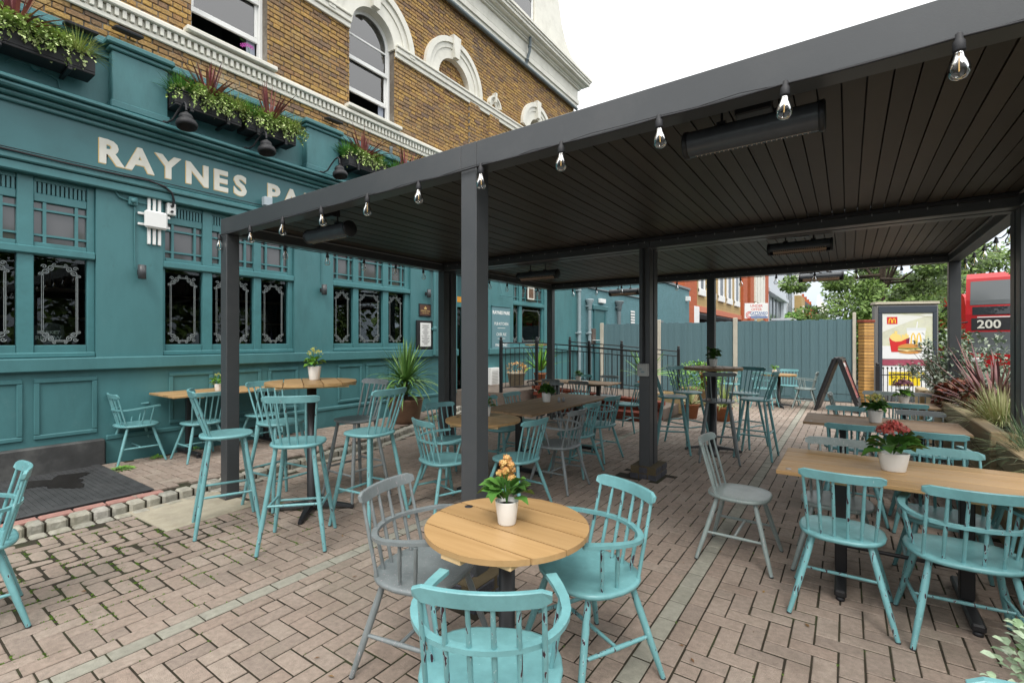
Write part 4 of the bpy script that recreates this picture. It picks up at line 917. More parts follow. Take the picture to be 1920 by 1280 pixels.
# ------------------------------------------------------------------ pergola
PX = (-4.907, -1.881, 1.058); PW = .118; Y1, Y2, Y3 = 2.157, 5.125, 8.219; Y2B = 5.125+.271; ZB, ZT = 2.505, 2.655
PG = thing('louvred_pergola', 'large anthracite pergola with louvred roof over the terrace tables', 'pergola')
for xi, x in enumerate(PX):
    for yy in (Y1, Y2, Y2B-PW, Y3):
        mb = MB(); mb.bbox(x, x+PW, yy, yy+PW, .012, ZB-.001, b=.005); p = mb.build('post', M_PERG, PG)
        mb = MB(); mb.bbox(x-.02, x+PW+.02, yy-.02, yy+PW+.02, .003, .03, b=.005) if yy == Y1 and xi == 0 else mb.bbox(x-.012, x+PW+.012, yy-.0, yy+PW, .003, .02, b=.003); mb.build('base_plate', M_PERG, p)
    mb = MB(); mb.box(x+.03, x+PW-.03, Y2+PW, Y2B-PW, .03, ZB-.002); mb.build('post_infill', M_BLACKM, PG)
def beamx(ya, yb, xa=PX[0], xb=PX[2]+PW):
    segs = [(xa, PX[1]-.001), (PX[1], PX[1]+PW), (PX[1]+PW+.001, xb)]
    for a, b in segs:
        mb = MB(); mb.bbox(a, b, ya, yb, ZB, ZT, b=.004); mb.build('beam', M_PERG, PG)
beamx(Y1, Y1+PW); beamx(Y2, Y2+PW); beamx(Y2B-PW, Y2B); beamx(Y3, Y3+PW)
for x in (PX[0], PX[2]):
    for a, b in ((Y1+PW+.001, Y2-.001), (Y2B+.001, Y3-.001)): mb = MB(); mb.bbox(x, x+PW, a, b, ZB+.001, ZT-.001, b=.004); mb.build('beam', M_PERG, PG)
mb = MB()      # pale strips painting the bright highlight line along the gutter lips
M_LIP = mat('light_grey_metal', (.32, .32, .33), rough=.35)
for x, s in ((PX[0]+PW, 1), (PX[2], -1)):
    for a, b in ((Y1+PW, Y2), (Y2B, Y3)): mb.box(x+s*.001, x+s*.014, a+.05, b-.05, ZB+.085, ZB+.092)
mb.build('lip_highlight', M_LIP, PG)
mb = MB()
for a in (Y1+PW, Y2B): mb.box(PX[0]+PW+.02, PX[2]-.02, a+.001, a+.05, ZB+.072, ZB+.095)
for a in (Y2, Y3): mb.box(PX[0]+PW+.02, PX[2]-.02, a-.05, a-.001, ZB+.072, ZB+.095)
mb.build('louvre_rail', M_BLACKM, PG)
n = 65; pit = (PX[2]-PX[0]-PW)/n
def louvre_mesh(L_):
    mb = MB(); w = pit-.007
    pr = [(0, .0), (w, .0), (w, .022), (w-.012, .034), (.012, .034), (0, .022)]
    k = len(pr); vs = [(x, 0, z) for x, z in pr]+[(x, L_, z) for x, z in pr]
    mb.mesh(vs, [tuple(range(k)), tuple(range(2*k-1, k-1, -1))]+[(i, k+i, k+(i+1) % k, (i+1) % k) for i in range(k)])
    return mb.data('louvre', M_LOUVRE)
for ya, yb in ((Y1+PW+.012, Y2-.012), (Y2B+.012, Y3-.012)):
    me = louvre_mesh(yb-ya)
    for i in range(n): inst('louvre', me, PG, (PX[0]+PW+.003+i*pit, ya, ZB+.104+(.0 if i % 2 else .0025)))
mb = MB(); mb.box(PX[0]+PW+.001, PX[2]-.001, Y1+PW+.01, Y2-.01, ZB+.143, ZB+.147); mb.box(PX[0]+PW+.001, PX[2]-.001, Y2B+.01, Y3-.01, ZB+.143, ZB+.147); mb.build('roof_skin', M_BLACKM, PG)
mb = MB()
for yy in (Y2-.03, Y3-.03):
    for i in range(32): mb.lathe([(.004, 0), (.004, .02)], 6, (PX[0]+PW+.1+i*pit*2, yy, ZB+.052))
mb.build('louvre_pins', M_LIP, PG, stuff=True)
# brick pads and conduit on the middle posts
for yy, lab in ((Y1, 'blue brick pad with yellow mortar under the nearest middle post'), (Y2+.07, 'blue brick pad with yellow mortar under the second middle post')):
    t = thing('brick_pad', lab, 'brick pad', (PX[1]+.06, yy+.07, 0))
    M_BB = mat('blue_engineering_brick', (.05, .05, .06), rough=.7, var=.3, vscale=15, bump=.4); M_YM = mat('yellow_mortar', (.085, .065, .035), rough=.9, var=.2)
    hx, hy = .145, .19
    mb = MB(); mb.box(-hx+.006, hx-.006, -hy+.006, hy-.006, -.02, .130); mb.build('mortar', M_YM, t)
    for r_ in range(2):
        z0 = -.01+r_*.072
        for s in (-1, 1):
            for a, b in ((-hy+.0, -.005), (.005, hy)): mb = MB(); mb.bbox(*sorted((s*hx, s*(hx-.09))), a+(.02 if r_ else 0), b-(.0 if r_ else .0), z0, z0+.062, b=.006); mb.build('brick', M_BB, t)
            mb = MB(); mb.bbox(-hx+.1, hx-.1, *sorted((s*hy, s*(hy-.09))), z0, z0+.062, b=.006); mb.build('brick', M_BB, t)
    mb = MB(); mb.bbox(-hx+.10, hx-.10, -hy+.1, hy-.1, .06, .139, b=.006); mb.build('brick', M_BB, t)
t = thing('post_socket', 'white switch box with cable on the second middle post', 'socket', (PX[1], Y2, 1.18))
mb = MB(); mb.bbox(-.005, .115, -.055, -.001, -.07, .07, b=.008); mb.build('box', mat('off_white_plastic', (.42, .42, .40)), t); mb = MB(); mb.box(.02, .05, -.0565, -.0555, .0, .02); mb.box(.04, .08, -.0565, -.0555, -.03, -.01); mb.build('switch', M_LPIPE, t)
mb = MB(); mb.tube([(.055, -.02, .07), (.055, -.02, ZB-1.18)], .009, 6); mb.build('cable', M_BLACKM, t)
# ------------------------------------------------------------------ infrared heaters
M_HOOD = mat('heater_hood_black', (.060, .066, .074), rough=.25, var=.15)
def heater(x, y, z, label, tilt=35, rz=0, L_=.56):
    t = thing('patio_heater', label, 'heater', (x, y, z), rz, group='tube heaters hung under the louvres')
    M_ = Matrix.Rotation(R(tilt), 4, 'X')
    r0 = .062; vs = []; fs = []; n = 20; a0, a1 = R(-70), R(250)
    mb = MB()
    for k, rr in enumerate((r0, r0-.006)):
        for i in range(n+1):
            a = a0+(a1-a0)*i/n
            for xx in (-L_/2, L_/2): vs.append(M_ @ Vector((xx, rr*math.cos(a), rr*math.sin(a))))
    q = 2*(n+1)
    for i in range(n): fs += [(2*i, 2*i+2, 2*i+3, 2*i+1), (q+2*i+1, q+2*i+3, q+2*i+2, q+2*i)]
    fs += [(0, 1, q+1, q), (2*n, q+2*n, q+2*n+1, 2*n+1)]
    mb.mesh(vs, fs, 0, True); mb.build('hood', M_HOOD, t)
    for s in (-1, 1):
        mb = MB(); mb.lathe([(r0+.003, 0), (r0+.004, .02), (r0-.004, .026)], 20, m=M_ @ Matrix.Translation((s*(L_/2-.012), 0, 0)) @ Matrix.Rotation(R(90*s), 4, 'Y')); mb.build('end_cap', M_BLACK, t)
    mb = MB(); mb.box(-L_/2+.04, L_/2-.04, -.035, .035, -.052, -.046, m=M_); 
    for i in range(24): xx = -L_/2+.05+i*(L_-.1)/23; mb.box(xx-.0015, xx+.0015, -.035, .035, -.058, -.054, m=M_)
    mb.build('reflector_grille', mat('reflector', (.55, .42, .32), rough=.3, metal=.6), t)
    mb = MB(); mb.tube([(-L_/2+.06, 0, -.035), (L_/2-.06, 0, -.035)], .009, 8); mb.build('element', mat('element_tube', (.6, .55, .5), rough=.2), t)
    zt = ZB+.104-z
    for s in (-.12, .12):
        mb = MB(); mb.tube([(s, 0, r0-.005), (s, 0, zt)], .006, 6); mb.box(s-.02, s+.02, -.02, .02, r0-.005, r0+.012); mb.build('hanger', M_BLACK, t)
    mb = MB(); mb.bbox(-.06, .09, -.03, .05, max(r0, zt-.07), zt-.001, b=.006); mb.build('control_box', M_BLACK, t)
heater(-3.60, 2.44, 2.41, 'black tube heater under the left end of the front beam', 30); heater(-.37, 2.44, 2.46, 'large black tube heater under the right end of the front beam', 25)
heater(-3.50, 5.62, 2.395, 'tube heater with orange-grey grille behind the middle post, left of the centre', -35, L_=.62); heater(-.40, 5.62, 2.44, 'tube heater in the middle of the second bay, right of the second middle post', -35, L_=.54)
heater(-3.42, 8.55, 2.40, 'far left tube heater hanging outside the back beam', -40); heater(-.33, 8.55, 2.45, 'far right tube heater seen against the sky behind the back beam', -40, L_=.54)
# ------------------------------------------------------------------ festoon lights
def bulb_data():
    so_ = MB().lathe([(.004, .06), (.010, .055), (.012, .035), (.0165, .03), (.018, 0), (.016, -.004)], 12).data('lamp_holder', M_BLACKM)
    gl = MB().lathe([(.0135, .0), (.014, -.012), (.018, -.026), (.027, -.045), (.0305, -.062), (.028, -.078), (.020, -.089), (.009, -.094), (0, -.095)], 18).data('bulb_glass', M_BULBG)
    fi = MB(); fi.tube([(0, 0, -.005), (0, 0, -.03)], .003, 6); fi.tube([(0, 0, -.03), (0, 0, -.068)], .0022, 6); return so_, gl, fi.data('filament', M_FIL)
BD = bulb_data()
def festoon(name, label, pts, sag=.005, off=(0, 0, 0)):
    t = thing('festoon_lights', label, 'string lights'); cp = []
    for (a, b) in zip(pts, pts[1:]):
        for k in range(6): f = k/6; cp.append((a[0]+(b[0]-a[0])*f, a[1]+(b[1]-a[1])*f, a[2]+.045+(b[2]-a[2])*f-sag*4*f*(1-f)))
    cp.append((pts[-1][0], pts[-1][1], pts[-1][2]+.045))
    mb = MB(); mb.tube(cp, .0045, 6); mb.build('cable', M_BLACKM, t)
    mb = MB(); mb.tube([(p[0]+random.uniform(-.004, .004), p[1]+random.uniform(-.004, .004), p[2]+.006+random.uniform(-.008, .01)) for p in cp[::2]], .0018, 5); mb.build('tie_wire', M_BLACKM, t)
    for p in pts:
        tl = (random.uniform(-.12, .12), random.uniform(-.12, .12), 0)
        h = inst('lamp_holder', BD[0], t, p, tl); g_ = inst('bulb', BD[1], t, p, tl); inst('filament', BD[2], g_)
festoon('f', 'string of clear bulbs along the front beam', [(x, Y1-.022, 2.452) for x in (-4.88, -4.30, -3.78, -3.24, -2.71, -2.21, -1.71, -1.19, -.69, -.20, .30, .80)])
festoon('f', 'string of clear bulbs along the beam facing the pub', [(PX[0]-.022, 2.3+i*.51, 2.46) for i in range(12)])
festoon('f', 'string of clear bulbs along the back beam', [(-4.9+i*.5, Y3+PW+.022, 2.455) for i in range(12)])
festoon('f', 'string of clear bulbs along the right hand beam', [(PX[2]+PW+.022, 2.6+i*.5, 2.46) for i in range(12)], sag=.03)

# ------------------------------------------------------------------ furniture
def lerp(a, b, t): return a+(b-a)*t
def seat_mb(w, d, z, th, back=.92):
    mb = MB(); n = 28; rings = []
    for (f, zz) in ((.90, z-th), (.985, z-th*.75), (1.0, z-th*.4), (.985, z-.003), (.93, z), (.5, z-.006), (0.02, z-.008)):
        ring = []
        for j in range(n):
            t = 2*PI*j/n; c, s = math.cos(t), math.sin(t); e = 2/2.7
            x = math.copysign(abs(c)**e, c)*w/2; y = math.copysign(abs(s)**e, s)*d/2
            if y < 0: x *= lerp(1, back, -y/(d/2))
            ring.append((x*f, y*f, zz))
        rings.append(ring)
    vs = [v for r_ in rings for v in r_]; fs = [(i*n+j, i*n+(j+1) % n, (i+1)*n+(j+1) % n, (i+1)*n+j) for i in range(len(rings)-1) for j in range(n)]
    mb.mesh(vs, fs, 0, True); mb.face(rings[0][::-1]); mb.face(rings[-1]); return mb
def rail_mb(w, z0, z1, yc, curve, th=.022, lean=-.02):
    """curved top rail; ends come forward (+y)"""
    mb = MB(); n = 14; vs = []
    for i in range(n+1):
        u = -1+2*i/n; x = u*w/2; y = yc+curve*u*u; e = .012*max(0, abs(u)-.86)/.14
        for (dy, z) in ((-th/2, z0+e), (th/2, z0+e), (th/2+lean*.5, z1-.003-e), (th*.38+lean*.5, z1-e), (-th*.38+lean*.5, z1-e), (-th/2+lean*.5, z1-.003-e)): vs.append((x, y+dy, z))
    k = 6; fs = [(i*k+j, (i+1)*k+j, (i+1)*k+(j+1) % k, i*k+(j+1) % k) for i in range(n) for j in range(k)]
    mb.mesh(vs, fs, 0, False); mb.face(vs[:k]); mb.face(vs[-k:][::-1]); return mb
def make_chair(kind):
    """returns list of (part name, mesh builder); sitter faces +Y, origin on the floor under the seat"""
    P_ = []
    stool = kind == 'stool'; arm = kind == 'arm'
    zs = .755 if stool else .445; ztop = 1.115 if stool else .81; w, d = (.385, .38) if stool else ((.47, .42) if arm else (.41, .40))
    P_.append(('seat', seat_mb(w, d, zs, .03 if not stool else .028)))
    sp = .235 if not stool else .225; tx = .125 if not arm else .15
    legs = {}
    for sx in (-1, 1):
        for sy in (-1, 1):
            a = Vector((sx*tx, sy*.115, zs-.02)); b = Vector((sx*sp, sy*(sp-.005), 0)); legs[sx, sy] = (a, b)
            mb = MB(); mb.tube([a, a.lerp(b, .3), a.lerp(b, .65), b+Vector((0, 0, .006))], [.0135, .0165, .0155, .0115] if not stool else [.0145, .017, .017, .013], 10); P_.append(('leg', mb))
            mb = MB(); mb.lathe([(.0125, 0), (.0125, .006)], 10, (b.x, b.y, 0)); P_.append(('glide', mb, 'b'))
    def onleg(k, z): a, b = legs[k]; t = (a.z-z)/(a.z-b.z); return a.lerp(b, t)
    if stool:
        for (k1, k2, z) in (((-1, 1), (1, 1), .26), ((-1, -1), (1, -1), .33), ((-1, -1), (-1, 1), .30), ((1, -1), (1, 1), .30)):
            mb = MB(); mb.tube([onleg(k1, z), onleg(k1, z).lerp(onleg(k2, z), .5), onleg(k2, z)], [.009, .011, .009], 8); P_.append(('stretcher', mb))
    else:
        ms = []
        for sx in (-1, 1):
            a, b = onleg((sx, -1), .185), onleg((sx, 1), .185); mb = MB(); mb.tube([a, a.lerp(b, .5), b], [.008, .0115, .008], 8); P_.append(('stretcher', mb)); ms.append(a.lerp(b, .5))
        mb = MB(); mb.tube([ms[0], ms[0].lerp(ms[1], .5), ms[1]], [.008, .010, .008], 8); P_.append(('stretcher', mb))
    rw = .385 if not arm else .40; yb = -.245 if not stool else -.25; cv = .038
    P_.append(('top_rail', rail_mb(rw, ztop-.050, ztop, yb, cv, th=.019)))
    for i in range(6):
        u = -1+2*i/5; sx = u*(w/2-.055); sy = -d/2+.045+.03*u*u
        tp = Vector((u*(rw/2-.022), yb+cv*(u*.9)**2, ztop-.045)); bt = Vector((sx, sy, zs-.005))
        mb = MB(); mb.tube([bt, bt.lerp(tp, .45), tp], [.0078, .0090, .0072], 8); P_.append(('spindle', mb))
    if arm:
        z = .625; pts = []
        for i in range(25):
            t = -1+2*i/24; a = t*R(118)
            x = .245*math.sin(a)*(1 if abs(t) < .8 else 1-.25*(abs(t)-.8)/.2*.4); y = -.015-.20*math.cos(a)+(.10 if abs(t) > .76 else 0)*(abs(t)-.76)/.24
            pts.append(Vector((x, y, z+.03*max(0, abs(t)-.4)/.6)))
        mb = MB(); vs = []; n = len(pts)
        for i, p in enumerate(pts):
            dd = (pts[min(i+1, n-1)]-pts[max(i-1, 0)]).normalized(); s = Vector((dd.y, -dd.x, 0)).normalized(); hw = .013+.006*max(0, abs(-1+2*i/(n-1))-.7)/.3
            for (a, b) in ((-hw, -.009), (hw, -.009), (hw*1.05, .007), (-hw*1.05, .007)): vs.append(p+s*a+Vector((0, 0, b)))
        mb.mesh(vs, [(i*4+j, (i+1)*4+j, (i+1)*4+(j+1) % 4, i*4+(j+1) % 4) for i in range(n-1) for j in range(4)], 0, False); mb.face(vs[:4]); mb.face(vs[-4:][::-1]); P_.append(('arm_bow', mb))
        for sx in (-1, 1):
            for (f, yy) in ((.3, .02), (.62, .1)):
                idx = int((1-f*.0) * 0)
                tpx = sx*lerp(.243, .228, f); mb = MB(); b0 = Vector((sx*(w/2-.04), yy-.02, zs-.005)); t0 = Vector((tpx, yy+.01, z+.012)); mb.tube([b0, b0.lerp(t0, .5), t0], [.008, .0095, .0075], 8); P_.append(('arm_spindle', mb))
    return P_
CHAIR = {}
for kind in ('side', 'arm', 'stool'):
    pp = make_chair(kind)
    for cn, mt in (('teal', M_TEAL), ('worn', M_TEALD), ('grey', M_GREY), ('pale', M_PALE)):
        CHAIR[kind, cn] = [(p[0], p[1].data(p[0], M_BLACKM if len(p) > 2 else (M_TEALS if cn in ('teal', 'worn') and p[0] in ('seat', 'top_rail', 'arm_bow') else mt))) for p in pp]
def chair(kind, cn, x, y, f, label, group, z=0):
    n, ca = {'side': ('spindle_chair', 'chair'), 'arm': ('spindle_armchair', 'armchair'), 'stool': ('bar_stool', 'bar stool')}[kind]
    t = thing(n, label, ca, (x, y, z), math.atan2(-f[0], f[1]), group=group)
    for nm, me in CHAIR[kind, cn]: inst(nm, me, t)
GL, GB, GW = 'low spindle back chairs around the terrace tables', 'bar stools with spindle backs', 'chairs at the wall table'
C_ = [
 ('arm', 'grey', -1.63, 1.615, (.97, .2), 'grey armchair on the left of the nearest round table', GL),
 ('arm', 'worn', -.985, 2.03, (-.45, -.89), 'teal armchair on the far right side of the nearest round table', GL),
 ('arm', 'worn', -.955, 1.245, (-.5, .86), 'scratched teal armchair in front of the nearest round table, its back to the camera', GL),
 ('arm', 'teal', -3.77, .40, (-.1, -1), 'teal armchair cut off by the left edge of the picture', GL),
 ('arm', 'teal', -2.98, 3.19, (.30, .95), 'teal armchair left of the front middle post, back to the camera', GL),
 ('side', 'teal', -3.50, 3.86, (.95, -.2), 'teal side chair against the second left post at the small round table', GL),
 ('side', 'teal', -2.47, 3.60, (-1, .08), 'teal side chair just right of the front middle post, facing left', GL),
 ('arm', 'grey', -2.44, 4.33, (-1, .0), 'grey armchair at the near right corner of the long table', GL),
 ('side', 'teal', -2.55, 4.92, (-1, .05), 'teal side chair at the middle right of the long table', GL),
 ('arm', 'teal', -2.62, 5.66, (-1, .1), 'teal armchair at the far right end of the long table', GL),
 ('side', 'teal', -3.02, 7.72, (-1, .1), 'teal chair alone at the right end of the ramp table', GL),
 ('side', 'teal', -3.46, 4.72, (1, .0), 'teal side chair at the left of the long table, nearer of the two', GL),
 ('side', 'teal', -3.46, 5.25, (1, .0), 'teal side chair at the left of the long table, farther of the two', GL),
 ('side', 'grey', -3.95, 6.7, (.3, -1), 'grey chair beyond the far end of the long table', GL),
 ('side', 'grey', -4.38, 7.68, (0, 1), 'dark grey chair at the near side of the ramp table, left one', GL),
 ('side', 'grey', -3.78, 7.60, (0, 1), 'dark grey chair at the near side of the ramp table, right one', GL),
 ('side', 'teal', -4.40, 8.62, (0, -1), 'teal chair behind the ramp table against the railing', GL),
 ('side', 'grey', -3.85, 8.64, (0, -1), 'dark grey chair behind the ramp table against the railing', GL),
 ('side', 'pale', -.62, 3.665, (1, -.02), 'pale grey side chair at the left end of the nearest rectangular table', GL),
 ('side', 'worn', -.03, 3.275, (0, 1), 'teal side chair tucked into the near side of the nearest rectangular table', GL),
 ('arm', 'worn', .475, 3.27, (-.08, 1), 'wide teal armchair at the near right of the nearest rectangular table', GL),
 ('side', 'pale', -.06, 3.85, (0, -1), 'pale grey chair at the far side of the nearest rectangular table', GL),
 ('arm', 'teal', .49, 3.86, (0, -1), 'teal armchair at the far side of the nearest rectangular table behind the red flowers', GL),
 ('side', 'teal', .03, 5.08, (0, 1), 'teal chair at the near side of the second rectangular table, left one', GL),
 ('arm', 'teal', .53, 5.0, (0, 1), 'teal chair at the near side of the second rectangular table, beside the sleepers', GL),
 ('side', 'teal', .0, 5.93, (0, -1), 'teal chair at the far side of the second rectangular table', GL),
 ('side', 'grey', .58, 5.93, (0, -1), 'blue grey chair at the far side of the second rectangular table', GL),
 ('arm', 'teal', .52, 7.02, (0, 1), 'dark teal armchair at the near side of the third table', GL),
 ('side', 'pale', .38, 7.98, (.1, -1), 'pale grey chair beyond the third table, left of the pink flowers', GL),
 ('side', 'grey', .78, 8.05, (-.1, -1), 'grey chair beyond the third table, right of the pink flowers', GL),
 ('side', 'pale', .04, 7.60, (1, 0), 'pale grey chair seen sideways left of the third table', GL),
 ('arm', 'teal', .40, 1.13, (0, -1), 'teal chair cut off at the bottom right corner of the picture', GL),
 ('arm', 'teal', -1.52, 12.0, (.15, 1), 'pale teal armchair at the small round table by the fence', GL),
 ('side', 'teal', -1.15, 13.05, (0, -1), 'teal chair behind the small round table by the fence', GL),
 ('arm', 'pale', -.78, 12.5, (-1, 0), 'pale grey armchair facing left at the small round table by the fence', GL),
 ('arm', 'teal', -3.0, 12.5, (.8, .3), 'distant teal armchair left of the dark back post', GL),
 ('arm', 'teal', -2.35, 12.8, (-.9, .1), 'distant teal armchair right of the dark back post', GL),
 ('arm', 'teal', -6.9, 2.1, (0.05, 1), 'teal armchair at the left end of the wall table', GW, .08),
 ('side', 'teal', -6.42, 2.60, (-1, 0), 'teal side chair facing the wall table, half behind the corner post', GW, .08),
 ('side', 'teal', -6.42, 3.35, (-1, 0), 'teal side chair facing the wall table behind the high round table', GW, .08),
 ('stool', 'teal', -4.13, 1.86, (.35, .94), 'teal bar stool left of the high table, in front of the corner post', GB),
 ('stool', 'teal', -3.36, 2.02, (-.72, .69), 'teal bar stool at the front of the high table, its back to the camera', GB),
 ('stool', 'teal', -4.33, 2.42, (.97, .1), 'teal bar stool behind the high table on its left', GB),
 ('stool', 'teal', -3.24, 2.58, (-.98, -.1), 'teal bar stool right of the high table, facing left', GB),
 ('stool', 'grey', -3.88, 2.93, (.0, -1), 'grey bar stool on the far side of the high table', GB),
 ('stool', 'teal', -1.95, 6.58, (.9, .3), 'teal bar stool left of the far high table', GB),
 ('stool', 'teal', -1.93, 7.25, (.85, -.5), 'teal bar stool behind the far high table on the left', GB),
 ('stool', 'grey', -1.33, 6.42, (-.25, .97), 'dark grey bar stool in front of the far high table', GB),
 ('stool', 'teal', -1.22, 7.55, (-.4, -.9), 'teal bar stool behind the far high table on the right', GB),
 ('stool', 'teal', -.97, 6.9, (-1, .05), 'teal bar stool right of the far high table, facing left', GB),
]
for c in C_: chair(*c)
def cross_base(t, R_=.27, h=.04, n=4, a0=0.4, zc=.07, col=M_BLACK, top=.7, rc=.035):
    mb = MB(); mb.lathe([(rc+.03, .02), (rc+.035, zc-.02), (rc+.01, zc+.01), (rc, zc+.03), (rc, top)], 16); mb.build('column', col, t)
    for k in range(n):
        a = a0+k*2*PI/n; M_ = Matrix.Rotation(a, 4, 'Z'); mb = MB()
        vs = []
        for (x, w, za, zb) in ((.02, .035, .03, .085), (R_*.6, .028, .03, .06), (R_*.93, .022, .012, .036), (R_, .016, .008, .026)): vs += [(x, -w, za), (x, w, za), (x, w*.7, zb), (x, -w*.7, zb)]
        vs = [M_ @ Vector(v) for v in vs]
        mb.mesh(vs, [(i*4+j, (i+1)*4+j, (i+1)*4+(j+1) % 4, i*4+(j+1) % 4) for i in range(3) for j in range(4)]+[(12, 13, 14, 15)]); mb.build('foot', col, t)
        mb = MB(); mb.lathe([(.018, 0), (.018, .012)], 10, tuple(M_ @ Vector((R_*.95, 0, 0)))); mb.build('glide', M_BLACKM, t)
def round_top(t, r_, z, rot, npl=5, top=M_OAK, th=.022, batt=True):
    M_ = Matrix.Rotation(rot, 4, 'Z'); w = 2*r_/npl; gap = .004
    for i in range(npl):
        y0, y1 = -r_+i*w+gap, -r_+(i+1)*w-gap; y0 = max(y0, -r_+.004); y1 = min(y1, r_-.004); pts = []
        for k in range(13): y = lerp(y0, y1, k/12); pts.append((math.sqrt(max(0, r_*r_-y*y)), y))
        for k in range(13): y = lerp(y1, y0, k/12); pts.append((-math.sqrt(max(0, r_*r_-y*y)), y))
        mb = MB(); mb.prism(pts, z-th, z, m=M_); mb.build('plank', top, t)
        mb = MB(); mb.prism([(x*1.0, y) for x, y in pts][:13]+[(x, y) for x, y in pts][13:], z-th-.0, z-th+.0005, m=M_)
    for yy in (-.5, .0, .5):
        L_ = math.sqrt(r_*r_-(yy*r_+math.copysign(.05, yy or 1))**2)-.005; mb = MB(); mb.bbox(yy*r_-.05, yy*r_+.05, -L_, L_, z-th-.021, z-th-.001, b=.002, m=M_); mb.build('batten', M_OAKE, t)
    mb = MB(); mb.lathe([(.02, 0), (.02, .001)], 14, tuple(M_ @ Vector((-r_*.78, r_*.15, z)))); mb.build('fixing_plug', M_BLACKM, t)
t = thing('round_table', 'small low round oak table nearest the camera', 'table', (-1.185, 1.655, 0), group='round slatted tables'); round_top(t, .345, .725, R(-3)); cross_base(t, .27, top=.68)
t = thing('round_table', 'low round table joined to the long table behind the front middle post', 'table', (-2.96, 3.73, 0), group='round slatted tables'); round_top(t, .37, .725, R(20)); cross_base(t, .27, top=.68)
t = thing('round_table', 'small pale round table by the fence', 'table', (-1.28, 12.4, 0), group='round slatted tables'); round_top(t, .36, .74, R(80)); cross_base(t, .3, top=.7)
t = thing('high_round_table', 'high round bar table beside the left front post', 'table', (-3.90, 2.47, 0), group='high round bar tables'); round_top(t, .38, 1.14, R(-30), npl=5); cross_base(t, .36, a0=.75, top=1.09, rc=.04)
t = thing('high_round_table', 'high round bar table with dark grey slats near the ramp', 'table', (-1.50, 6.90, 0), group='high round bar tables'); round_top(t, .375, 1.14, R(105), npl=6, top=M_OAKDY); cross_base(t, .36, a0=.3, top=1.09, rc=.05)
def rect_table(name, label, x0, x1, y0, y1, z, along, top=M_OAK, n=5, base='T', z0=0):
    t = thing(name, label, 'table', ((x0+x1)/2, (y0+y1)/2, z0), group='rectangular slatted tables'); hx, hy = (x1-x0)/2, (y1-y0)/2; z -= z0
    for i in range(n):
        mb = MB()
        if along == 'x': a = -hy+i*2*hy/n; mb.bbox(-hx, hx, a+.002, a+2*hy/n-.002, z-.024, z, b=.003)
        else: a = -hx+i*2*hx/n; mb.bbox(a+.002, a+2*hx/n-.002, -hy, hy, z-.024, z, b=.003)
        mb.build('plank', top, t)
    ends = ((-hx+.32, 0), (hx-.32, 0)) if along == 'x' else ((0, -hy+.3), (0, hy-.3))
    for ex, ey in ends:
        mb = MB()
        if along == 'x': mb.bbox(ex-.05, ex+.05, -hy+.05, hy-.05, z-.05, z-.0245, b=.003)
        else: mb.bbox(-hx+.05, hx-.05, ey-.05, ey+.05, z-.05, z-.0245, b=.003)
        mb.build('batten', M_OAKE if top in (M_OAK, M_OAKY) else M_BLACK, t)
        mb = MB(); mb.bbox(ex-.032, ex+.032, ey-.032, ey+.032, .06, z-.051, b=.006); mb.build('column', M_BLACK, t)
        mb = MB(); s = .03
        if along == 'x': mb.bbox(ex-s, ex+s, -hy+.06, hy-.06, .02, .062, b=.01)
        else: mb.bbox(-hx+.06, hx-.06, ey-s, ey+s, .02, .062, b=.01)
        mb.build('foot', M_BLACK, t)
        for q in (-1, 1):
            mb = MB(); c = (ex, q*(hy-.085), 0) if along == 'x' else (q*(hx-.085), ey, 0); mb.lathe([(.022, 0), (.022, .019)], 10, c); mb.build('glide', M_BLACKM, t)
    (ax, ay), (bx, by) = ends
    mb = MB(); mb.tube([(ax, ay, .22), (bx, by, .22)], .012, 8); mb.build('tie_bar', M_BLACK, t)
    mb = MB(); mb.lathe([(.016, 0), (.016, .001)], 14, (-hx+.06, -hy+.07, z)); mb.build('fixing_plug', M_LIP, t)
    return t
rect_table('rectangular_table', 'oak rectangular table with red flowers, nearest the camera on the right', -.355, .865, 3.28, 4.03, .722, 'x', n=5)
rect_table('rectangular_table', 'rectangular table with yellow flowers, second from the camera on the right', -.355, .85, 5.40, 6.10, .722, 'x', top=M_OAKD, n=5)
rect_table('rectangular_table', 'third rectangular table with pink flowers, by the A-board', .24, .88, 7.28, 7.78, .722, 'y', top=M_OAKDY, n=4)
rect_table('rectangular_table', 'long brown slatted table in the middle of the pergola', -3.44, -2.70, 4.22, 6.25, .722, 'y', top=M_OAKDY, n=6)
rect_table('rectangular_table', 'brown slatted table in front of the ramp wall', -4.95, -3.45, 7.85, 8.48, .722, 'x', top=M_OAKD, n=5)
rect_table('rectangular_table', 'oak table standing against the teal pub wall', -7.07, -6.35, 2.28, 3.85, .855, 'y', top=M_OAKY, n=5, z0=.08)
